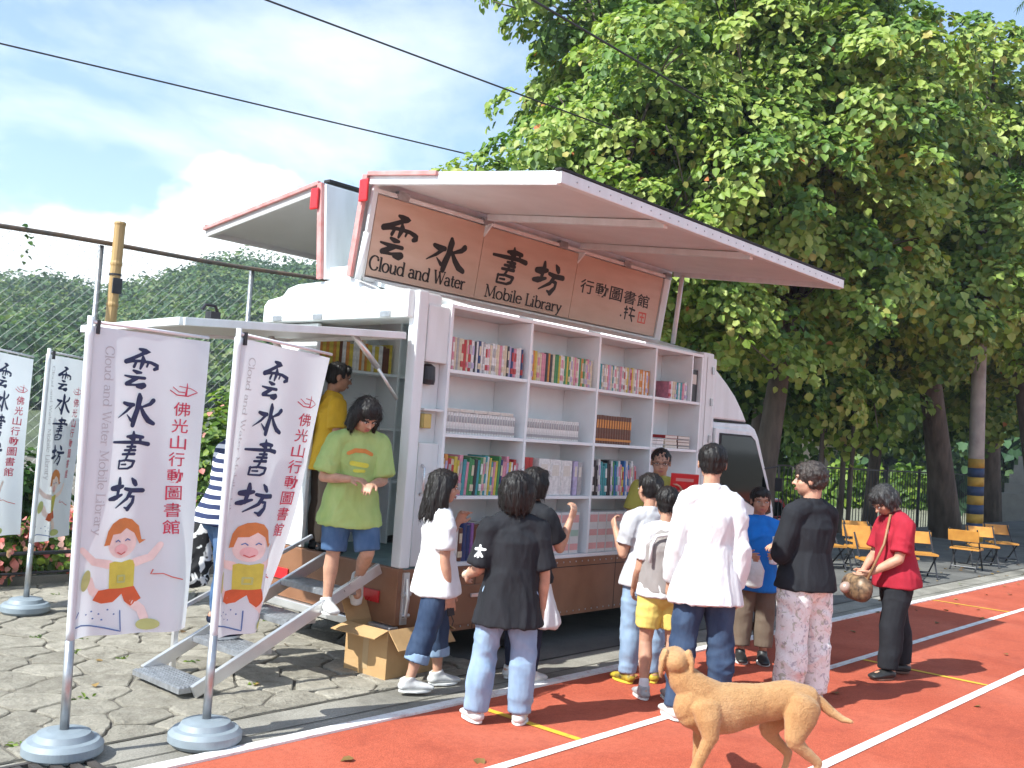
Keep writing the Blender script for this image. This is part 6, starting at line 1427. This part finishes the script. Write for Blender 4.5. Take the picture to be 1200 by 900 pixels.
# pale magazine files with pink and green stripes on the bottom shelf
FILEW = mat('file_white', (.66,.67,.64), .5, var=.05); STG = mat('stripe_green', (.36,.52,.42), .5, var=.1); STP = mat('stripe_pink', (.66,.36,.34), .5, var=.1)
for bay, x0, cols in ((1, 5.72, (STP, STG)), (2, 6.56, (STP, STP))):
    for i in range(6):
        x = x0+i*.118; mb = MB(); mb.box(x, x+.112, YS+.03, YS+.24, SZ[0]+.002, SZ[0]+.33); o = mb.build('magazine_file', FILEW, None, bevel=.003)
        tag(o, f'pale striped magazine file, {ORD[i]} from the left on the bottom shelf, {BAY[bay]}', 'magazine file', f'magazine files on the bottom shelf, {BAY[bay]}')
        for z0, z1, m in ((.25,.31,cols[0]),(.14,.19,cols[1]),(.03,.08,cols[0])):
            mb = MB(); mb.box(x+.006, x+.106, YS+.0285, YS+.0298, SZ[0]+z0, SZ[0]+z1); mb.build('stripe', m, o)
mb = MB(); mb.slab([(6.53, YS+.03, SZ[0]+.003), (6.55, YS+.2, SZ[0]+.003), (6.55, YS+.2, SZ[0]+.36), (6.53, YS+.03, SZ[0]+.36)], .012); tag(mb.build('magazine', BM['black']), 'thin black magazine standing at the left end of the bottom shelf, third bay', 'magazine')
# front bay: magazine facing out, pastel books, lying stacks
mb = MB(); mb.slab([(7.40, YS+.03, SZ[3]+.003), (7.60, YS+.16, SZ[3]+.003), (7.60, YS+.18, SZ[3]+.26), (7.40, YS+.05, SZ[3]+.26)], .012); mg = tag(mb.build('magazine', BM['black']), 'dark magazine with a speckled cover standing on the top shelf, front bay', 'magazine')
nn_ = (Vector((.20,.13,0)).cross(Vector((0,.02,.257)))).normalized(); k = Ink(lambda u, v, l: Vector((7.40, YS+.03, SZ[3]+.003))+Vector((.20,.13,0))*u+Vector((0,.02,.257))*v+nn_*(.0065+l))
for _ in range(26): k.disc(random.uniform(.1,.9), random.uniform(.08,.92), random.uniform(.02,.07), random.uniform(.01,.03), 8)
k.build('cover_picture', mat('cover_spots', (.42,.30,.27), .5, c2=(.55,.12,.10), scale=60), mg)
row(3, 3, ['white','pink','teal','cream'], .16, .03, x0=7.62, x1=7.93, kind='paperback')
boxfile(7.985, .11, .30, SZ[3], 'dark brown box file in the narrow end slot of the top shelf', 'black')
for i, (x, w, n, c, l) in enumerate(((7.38,.20,3,'white','white'),(7.60,.20,4,'cream','tan'),(7.82,.20,4,'brown','brown'))):
    for j in range(n):
        h = .022+.006*(j % 2); z = SZ[2]+.001+j*.029; mb = MB(); sh_ = random.uniform(-.008,.008); mb.box(x+sh_, x+w+sh_, YS+.03, YS+.18, z, z+h, 0); mb.box(x+sh_+.003, x+w+sh_-.003, YS+.0285, YS+.03, z+.003, z+h-.003, 1)
        cc = c if not (j == n-1 and i < 2) else ('black' if i == 0 else 'red'); tag(mb.build('book', [BM[cc], PAGES if c != 'white' else BM['white']]), f'flat lying {cc} book, {ORD[j]} from the bottom of the {l} stack, second shelf, front bay', 'book', 'lying books on the second shelf, front bay'); NB[0] += 1
# a row on the opposite bookcase, seen over the boy's head
x = 4.66; i = 0
while x < 5.40:
    w = random.uniform(.025,.045); c = random.choice(['cream','orange','yellow','brown','white']); mb = MB(); mb.box(x, x+w-.002, 6.19, 6.36, 2.0215, 2.0215+random.uniform(.20,.25)); i += 1
    tag(mb.build('book', BM[c]), f'{c} book on the far inner bookcase, spine number {i} from the open back', 'book', 'books on the far inner bookcase'); x += w; NB[0] += 1
print('BOOKS', NB[0])
# ---------------------------------------------------------------- trees along the track
def lobes(c, r, n, k=.48, seed=0, zmin=None):
    out = []; rr = random.Random(seed)
    for i in range(n):
        t = (i+.5)/n; ph = math.acos(1-2*t); a = math.pi*(1+5**.5)*i; s = rr.uniform(.45, .78)
        q = (c[0]+r[0]*s*math.sin(ph)*math.cos(a), c[1]+r[1]*s*math.sin(ph)*math.sin(a), c[2]+r[2]*s*math.cos(ph))
        kk = k*rr.uniform(.8, 1.2); q = (q[0], q[1], max(q[2], zmin+r[2]*kk*.55) if zmin else q[2])
        out.append((q, (r[0]*kk, r[1]*kk*1.1, r[2]*kk*.72)))
    return out
def T(label, bx, by, lean, h, tr, c, r, n, size=.25, dens=11, m=None, zmin=None, seed=0, bz=0, spray=9, more=None):
    tp = [(bx, by, bz-.05), (bx+lean[0]*.25, by+lean[1]*.25, h*.3), (bx+lean[0]*.6, by+lean[1]*.6, h*.65), (bx+lean[0], by+lean[1], h)]
    return tree(label, (bx, by, bz), tp, [tr*1.35, tr, tr*.85, tr*.6], [], lobes(c, r, n, .5, seed, zmin)+(more or []), size*.74, dens*1.4, m or [LEAF, LEAFY, LEAFM, LEAF, LEAFY], spray=spray, spread=max(.26, size*1.45), name='broadleaf_tree')
T('leafy tree rising right behind the truck with its crown over the raised sign', 11.3, 9.2, (.5,-.2), 4.2, .16, (12.95,9.0,5.5), (2.7,2.3,3.1), 13, .165, 24, seed=1)
T('tall leafy tree standing beyond the cab of the truck', 15.4, 8.1, (.4,-.3), 4.6, .20, (15.6,7.9,6.8), (3.1,2.5,4.7), 14, .185, 21, seed=2, zmin=1.75)
T('dark leafy tree with the thick trunk left of the striped pole', 23.0, 7.45, (-1.6,.3), 5.2, .27, (20.2,8.9,7.0), (3.7,2.6,5.2), 15, .22, 17, seed=3, zmin=1.7, more=[((19.9,6.0,4.9),(1.2,.9,.9)), ((20.6,5.9,6.0),(1.3,1.0,1.0)), ((18.9,6.4,4.2),(1.1,.9,.8)), ((20.9,5.6,4.55),(.8,.7,.6))])
T('leafy tree with a leaning trunk at the right picture edge', 26.4, 6.3, (-1.2,.6), 5.4, .28, (26.2,8.4,8.2), (4.2,2.8,6.0), 14, .25, 13, seed=4, zmin=2.0)
T('tall tree filling the top of the picture behind the row of trees', 16.5, 11.8, (.3,0), 6.5, .26, (17.6,11.6,9.2), (4.0,3.0,4.6), 13, .22, 13, seed=5, bz=-.9)
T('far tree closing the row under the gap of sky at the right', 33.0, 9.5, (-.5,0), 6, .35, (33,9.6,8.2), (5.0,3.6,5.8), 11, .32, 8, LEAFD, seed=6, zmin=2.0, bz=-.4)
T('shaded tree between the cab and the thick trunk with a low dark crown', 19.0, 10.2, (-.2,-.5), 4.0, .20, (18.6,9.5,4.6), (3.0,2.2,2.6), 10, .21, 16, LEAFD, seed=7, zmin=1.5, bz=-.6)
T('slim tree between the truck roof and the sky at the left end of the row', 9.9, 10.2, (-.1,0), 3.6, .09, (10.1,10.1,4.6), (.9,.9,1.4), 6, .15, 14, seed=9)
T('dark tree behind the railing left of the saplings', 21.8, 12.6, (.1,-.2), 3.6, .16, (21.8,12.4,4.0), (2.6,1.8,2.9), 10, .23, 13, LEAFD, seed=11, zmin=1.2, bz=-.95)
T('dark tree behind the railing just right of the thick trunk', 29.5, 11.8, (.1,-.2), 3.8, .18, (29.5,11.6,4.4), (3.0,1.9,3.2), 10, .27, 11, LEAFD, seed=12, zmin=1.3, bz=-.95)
# slender trunks in the shade
for i, (x, y, r, l) in enumerate(((18.2,8.3,.06,'thin dark sapling stem nearest the red-shirted woman'), (20.6,8.9,.07,'thin sapling stem with a branch just left of the thick trunk'), (19.4,8.2,.05,'thin leaning sapling stem in the middle of the shaded gap'))):
    t = empty('sapling', (x, y, 0), l, 'tree', 'saplings in the shade'); mb = MB(); mb.tube([(x,y,-.6),(x+.1,y,1.2),(x+.05,y,2.9)], [r,r*.85,r*.6], 8); mb.tube([(x+.08,y,1.1),(x+.5,y+.1,2.2)], [r*.5,r*.25], 6); mb.build('trunk', BARK, t, smooth=True)
    P, Nn, _t = crown_points([((x+.1,y,3.0),(.9,.8,.8))], 12, 8, .25); link('crown', leaves_mesh('crown', P, Nn, .2, LEAFD), t)
# palm frond tips at the top right corner
pf = empty('palm_tree', (30.5,5.0,0), 'dark palm frond hanging into the top right corner above the trees', 'palm tree')
mb = MB(); mb.tube([(30.5,5.0,0),(30.3,5.2,6),(29.9,5.5,15.2)], [.22,.18,.14], 10); mb.build('trunk', BARK, pf, smooth=True)
mb = MB()
for k in range(13):
    a = R(360*k/13+8); d = Vector((math.cos(a), math.sin(a), 0)); o = Vector((29.9,5.5,15.2)); sp = [o+d*s+Vector((0,0,.9*s-.36*s*s)) for s in (0,.6,1.2,1.8,2.4,3.0)]
    mb.tube(sp, [.03,.025,.02,.016,.012,.006], 5)
    for i in range(46):
        t = i/46*4.9; j = int(t); p = sp[j].lerp(sp[min(j+1,5)], t-j); sd = d.cross(Vector((0,0,1)))
        for s in (1,-1):
            l = .75*(1-abs(t/5-.45)); q = p+sd*s*l*.75+d*l*.35-Vector((0,0,l*.45)); w = d*.022; mb.add([p-w, p+w, q], [(0,1,2)])
mb.build('fronds', LEAFD, pf)
# ---------------------------------------------------------------- striped utility pole and cables
POLEC = mat('pole_concrete', (.40,.385,.35), .8, c2=(.27,.26,.24), scale=4, bump=.15)
ux, uy = 21.45, 6.4
def pz(z): return Vector((ux-.065*z/5.7*5.7*.9, uy, z))
up_ = empty('utility_pole', (ux, uy, 0), 'tall concrete utility pole with yellow and blue bands round its foot', 'pole')
mb = MB(); mb.tube([pz(-.1), pz(3), pz(6.6)], [.158,.142,.115], 20); mb.build('shaft', POLEC, up_, smooth=True)
YB_, BB_ = mat('band_yellow', (.40,.25,.035), .7, var=.25), mat('band_blue', (.025,.05,.11), .7, var=.25)
for i in range(9):
    z = .10+i*.185; mb = MB(); r_ = .159-.0052*z; mb.tube([pz(z), pz(z+.185-.001)], [r_+.004, r_+.0025], 20); mb.build('painted_band', YB_ if i % 2 == 0 else BB_, up_, smooth=True)
CAB = mat('cable_black', (.02,.02,.022), .6, var=0)
def cable(a, b, sag, r, label):
    a, b = Vector(a), Vector(b); mb = MB(); mb.tube([a.lerp(b, i/40)-Vector((0,0,sag*4*(i/40)*(1-i/40))) for i in range(41)], r, 6); tag(mb.build('overhead_cable', CAB, None, smooth=True), label, 'cable', 'overhead cables')
def at(px, py, d): return Vector((0,0,CAMZ))+(_d+_r2*((px-600)/1165)+_u2*((450-py)/1165))*d
A1 = pz(5.62)
def through(px, py, d, k): 
    p = at(px, py, d); return A1+(p-A1)*k
cable(through(0,47,12,1.35), A1+Vector((0,.5,0)), .0, .011, 'thin overhead cable, lowest of the three, crossing the sky at the left')
cable(through(310,0,11,1.3), A1+Vector((0,.1,.08)), .0, .011, 'overhead cable, middle of the three, meeting the crown above the sign')
cable(at(560,-38,9), at(842,128,14.5), .0, .013, 'thick overhead cable, rightmost of the three, running into the treetops')
# ---------------------------------------------------------------- folding chairs in the shade
CHW = mat('chair_orange', (.54,.26,.045), .5, c2=(.42,.18,.03), scale=9); CHP = mat('chair_pale_board', (.50,.30,.20), .5, var=.12)
def chair_proto():
    t = empty('folding_chair', (0,0,0), 'x', 'chair', 'orange folding chairs')
    def part(name, mb, m, p=t, bev=0):
        me = mb.mesh(name, m)
        o = bpy.data.objects.new(name, me); COL.objects.link(o); o.parent = p; KIDS.setdefault(p.name, []).append(o); return o
    mb = MB(); mb.box(-.19,.19,-.17,.15,.285,.31); part('seat', mb, CHW)
    mb = MB(); mb.slab([(-.20,.20,.41),(.20,.20,.41),(.20,.24,.56),(-.20,.24,.56)], .02); part('backrest', mb, CHW)
    for s in (-1,1):
        mb = MB(); mb.tube([(.18*s,-.20,0),(.18*s,.25,.58)], .011, 6); part('leg', mb, DARKM)
        mb = MB(); mb.tube([(.165*s,.20,0),(.165*s,-.16,.29)], .011, 6); part('leg', mb, DARKM)
    mb = MB(); mb.tube([(-.18,-.15,.07),(.18,-.15,.07)], .009, 6); mb.tube([(-.165,.15,.05),(.165,.15,.05)], .009, 6); part('stretcher', mb, DARKM)
    return t
spots = [(12.75,4.98,312,'orange folding chair nearest the red-shirted woman in the front row'), (13.6,5.02,318,'second orange folding chair of the front row, facing the track'), (14.5,5.05,305,'third orange folding chair of the front row, left of the sideways one'),
 (16.4,5.0,95,'orange folding chair turned sideways near the right picture edge'), (17.4,5.05,300,'orange folding chair at the right picture edge, facing the sideways one'), (18.6,5.1,310,'orange folding chair cut by the right picture edge'),
 (15.3,6.2,320,'orange folding chair facing the track in front of the thick trunk'), (13.9,6.15,325,'orange folding chair half hidden behind the red-shirted woman'), (12.3,6.1,318,'orange folding chair seen just right of the woman in black'),
 (13.0,6.25,330,'orange folding chair between the two women, in the back row'), (14.3,5.8,310,'orange folding chair behind the front row, its seat to the track'), (17.2,6.3,315,'orange folding chair in the back row below the striped pole')]
cp0 = chair_proto()
for i, (x, y, a, l) in enumerate(spots):
    c = cp0 if i == 0 else copy_tree(cp0)
    c.location = (x, y, -.003); c.rotation_euler = (0, 0, R(a)); c['label'] = l
    c.scale = (1.1,)*3
# fallen leaves
P = np.array([(random.uniform(2, 20), random.uniform(-.5, 8.0), .012) for _ in range(120)]+[(random.uniform(9, 20), random.uniform(3.5, 8.5), .012) for _ in range(160)])
FALL = leaf_mat('fallen_leaf', [(0,(.20,.12,.04)),(.4,(.30,.19,.06)),(.7,(.14,.08,.03)),(.9,(.16,.20,.05))], .1)
tag(link('fallen_leaves', leaves_mesh('fallen_leaves', P, np.tile([0, 0, 1.0], (len(P), 1)), .06, FALL, fold=.1, jit=.12), None, (10, 4, 0)), 'dry leaves scattered over the track and the paving', 'leaves', kind='stuff')
# ---------------------------------------------------------------- the lower yard beyond the trees
YARD = concrete_mat('yard_concrete', (.16,.16,.11), (.26,.25,.17))
sheet('yard', 18, 75, 12.5, 45, -.955, YARD)
rf = empty('iron_railing', (24, 10.6, -.95), 'dark iron railing behind the trees at the edge of the lower yard', 'railing')
mb = MB(); mb.box(12.5, 40, 10.58, 10.61, 1.30, 1.34); mb.box(12.5, 40, 10.58, 10.61, -.55, -.51); mb.build('rail', DARKM, rf)
mb = MB()
for i in range(138): x = 12.6+i*.2; mb.box(x-.008, x+.008, 10.586, 10.604, -.50, 1.29)
mb.build('bars', DARKM, rf)
for i in range(12):
    x = 12.6+i*2.5; mb = MB(); mb.box(x-.035, x+.035, 10.56, 10.63, -1.0, 1.42); mb.build('post', DARKM, rf)
HW = mat('house_wall', (.40,.33,.25), .8, c2=(.33,.27,.20), scale=1.2); RT = mat('roof_tile', (.26,.12,.08), .8, var=.2, scale=12)
hs = empty('house', (45, 27, -.95), 'low beige house beyond the railing with shuttered windows', 'house')
mb = MB(); mb.box(34, 62, 24, 31, -1, 2.9); mb.build('wall', HW, hs)
mb = MB(); mb.slab([(33.5,23.4,2.9),(62.5,23.4,2.9),(62.5,27.5,4.4),(33.5,27.5,4.4)], .15); mb.slab([(33.5,27.5,4.4),(62.5,27.5,4.4),(62.5,31.6,2.9),(33.5,31.6,2.9)], .15); mb.build('roof', RT, hs)
for x in (36.5,40.5,44.5,48.5,52.5,57):
    mb = MB(); mb.box(x-.7,x+.7,23.94,23.99,.2,1.7); w = mb.build('window', GLASS, hs); mb = MB(); mb.box(x-.78,x+.78,23.9,23.985,.1,.19); mb.box(x-.78,x+.78,23.9,23.985,1.71,1.8); mb.box(x-.03,x+.03,23.9,23.935,.19,1.71); mb.build('frame', WHITE, w)
stp = empty('concrete_steps', (34.5,8.3,0), 'broad pale concrete steps behind the leaning trunk at the right edge', 'steps'); mb = MB()
for i in range(6): mb.box(36+i*.5, 40, 6.5, 10, -.2, .45+i*.32+.35)
mb.build('flight', mat('pale_concrete', (.30,.29,.26), .85, var=.12, scale=3), stp)
for i, (x, y, r, h, l) in enumerate(((25.5,14.5,1.3,1.2,'light green shrub behind the railing, left of the sapling stems'), (29,15,1.5,1.4,'light green shrub behind the railing between the saplings and the thick trunk'), (33.5,14,1.4,1.3,'light green shrub behind the railing right of the thick trunk'), (37.5,13.5,1.4,1.2,'light green shrub behind the railing beyond the striped pole'), (21.5,14.0,1.4,1.5,'green shrub behind the railing seen past the cab window'), (18,13.5,1.5,1.6,'green shrub behind the railing just past the cab'))):
    bush('garden_shrub', l, (x, y, h*.5-.9), (r, r*.8, h), 1700, .20, SHRUB, group='shrubs behind the railing')
# red car parked in the yard
def car():
    cx, cy, cz = 23.3, 12.6, -.95; t = empty('parked_car', (cx, cy, cz), 'red car parked behind the railing and the saplings', 'car')
    CR = mat('car_red', (.50,.045,.055), .25, var=.05, coat=.6)
    f = lambda u, v, w: (cx+u, cy+w, cz+v)
    mb = MB(); mb.prism([(-1.9,.30),(-1.95,.55),(-1.85,.78),(-1.1,.86),(1.15,.90),(1.85,.80),(1.95,.55),(1.9,.30)], f, -.78, .78); bd = mb.build('body', CR, t, bevel=.05)
    mb = MB(); mb.prism([(-1.05,.865),(-.55,1.33),(-.35,1.38),(.65,1.38),(.85,1.33),(1.35,.905)], f, -.68, .68); mb.build('roof', CR, t, bevel=.05)
    for s in (-1,1):
        mb = MB(); y = .684*s; mb.prism([(-.86,.93),(-.50,1.28),(.05,1.30),(.05,.93)], f, y-.004, y+.004); mb.build('window', GLASS, t)
        mb = MB(); mb.prism([(.13,.93),(.13,1.30),(.66,1.29),(1.08,.93)], f, y-.004, y+.004); mb.build('window', GLASS, t)
        for x in (-1.2,1.25):
            mb = MB(); mb.lathe((0,0,0), [(.10,-.09),(.29,-.09),(.30,.09),(.10,.09)], 20); mb.v = [(cx+x+a, cy+.72*s+c, cz+.30+b) for a, b, c in mb.v]; w = mb.build('wheel', BLACK, t)
            mb = MB(); mb.lathe((0,0,0), [(.03,-.095),(.18,-.095),(.18,.095),(.03,.095)], 16); mb.v = [(cx+x+a, cy+.72*s+c, cz+.30+b) for a, b, c in mb.v]; mb.build('rim', SILVER, w)
    mb = MB(); mb.slab([(cx-1.07,cy-.58,cz+.93),(cx-1.07,cy+.58,cz+.93),(cx-.60,cy+.58,cz+1.32),(cx-.60,cy-.58,cz+1.32)], .02); mb.build('windscreen', GLASS, t)
    for y in (-.55,.55):
        mb = MB(); mb.box(cx-1.965,cx-1.90,cy+y-.15,cy+y+.15,cz+.58,cz+.70); mb.build('headlight', WHITE, t, bevel=.02)
car()

# woods closing the view beyond the yard
Ps = []; Ns = []; Tn = []
for k in range(330):
    a = R(random.uniform(-4, 33)); d = random.uniform(58, 82); x, y = d*math.cos(a), d*math.sin(a); r = random.uniform(2.0, 3.6); n = 110
    dd = sph(n); t = 1-np.abs(rng.normal(0, .18, n)); p = np.array([x, y, random.uniform(.5, 6.5)])+dd*(t*r)[:, None]; p[:, 2] = np.abs(p[:, 2]+.9)-.9
    Ps.append(p); Ns.append(dd+np.array([-.2, 0, .5])); Tn.append(np.full(n, random.randrange(60)))
tag(link('far_wood', leaves_mesh('far_wood', np.concatenate(Ps), np.concatenate(Ns), .6, [FORESTB, FOREST, FORESTB], tone=np.concatenate(Tn))), 'dark wood closing the view beyond the house and the yard', 'forest', kind='stuff')
# ---------------------------------------------------------------- air
hm_ = bpy.data.materials.new('air'); hm_.use_nodes = True; _n = hm_.node_tree
for n in list(_n.nodes):
    if n.type == 'BSDF_PRINCIPLED': _n.nodes.remove(n)
_v = _n.nodes.new('ShaderNodeVolumePrincipled'); _v.inputs['Color'].default_value = (.80,.88,.97,1); _v.inputs['Density'].default_value = .0009; _v.inputs['Anisotropy'].default_value = .3
_n.links.new(_v.outputs[0], _n.nodes['Material Output'].inputs['Volume'])
mb = MB(); mb.box(-620, 720, -620, 920, -3.2, 62); tag(mb.build('haze', hm_), kind='stuff')
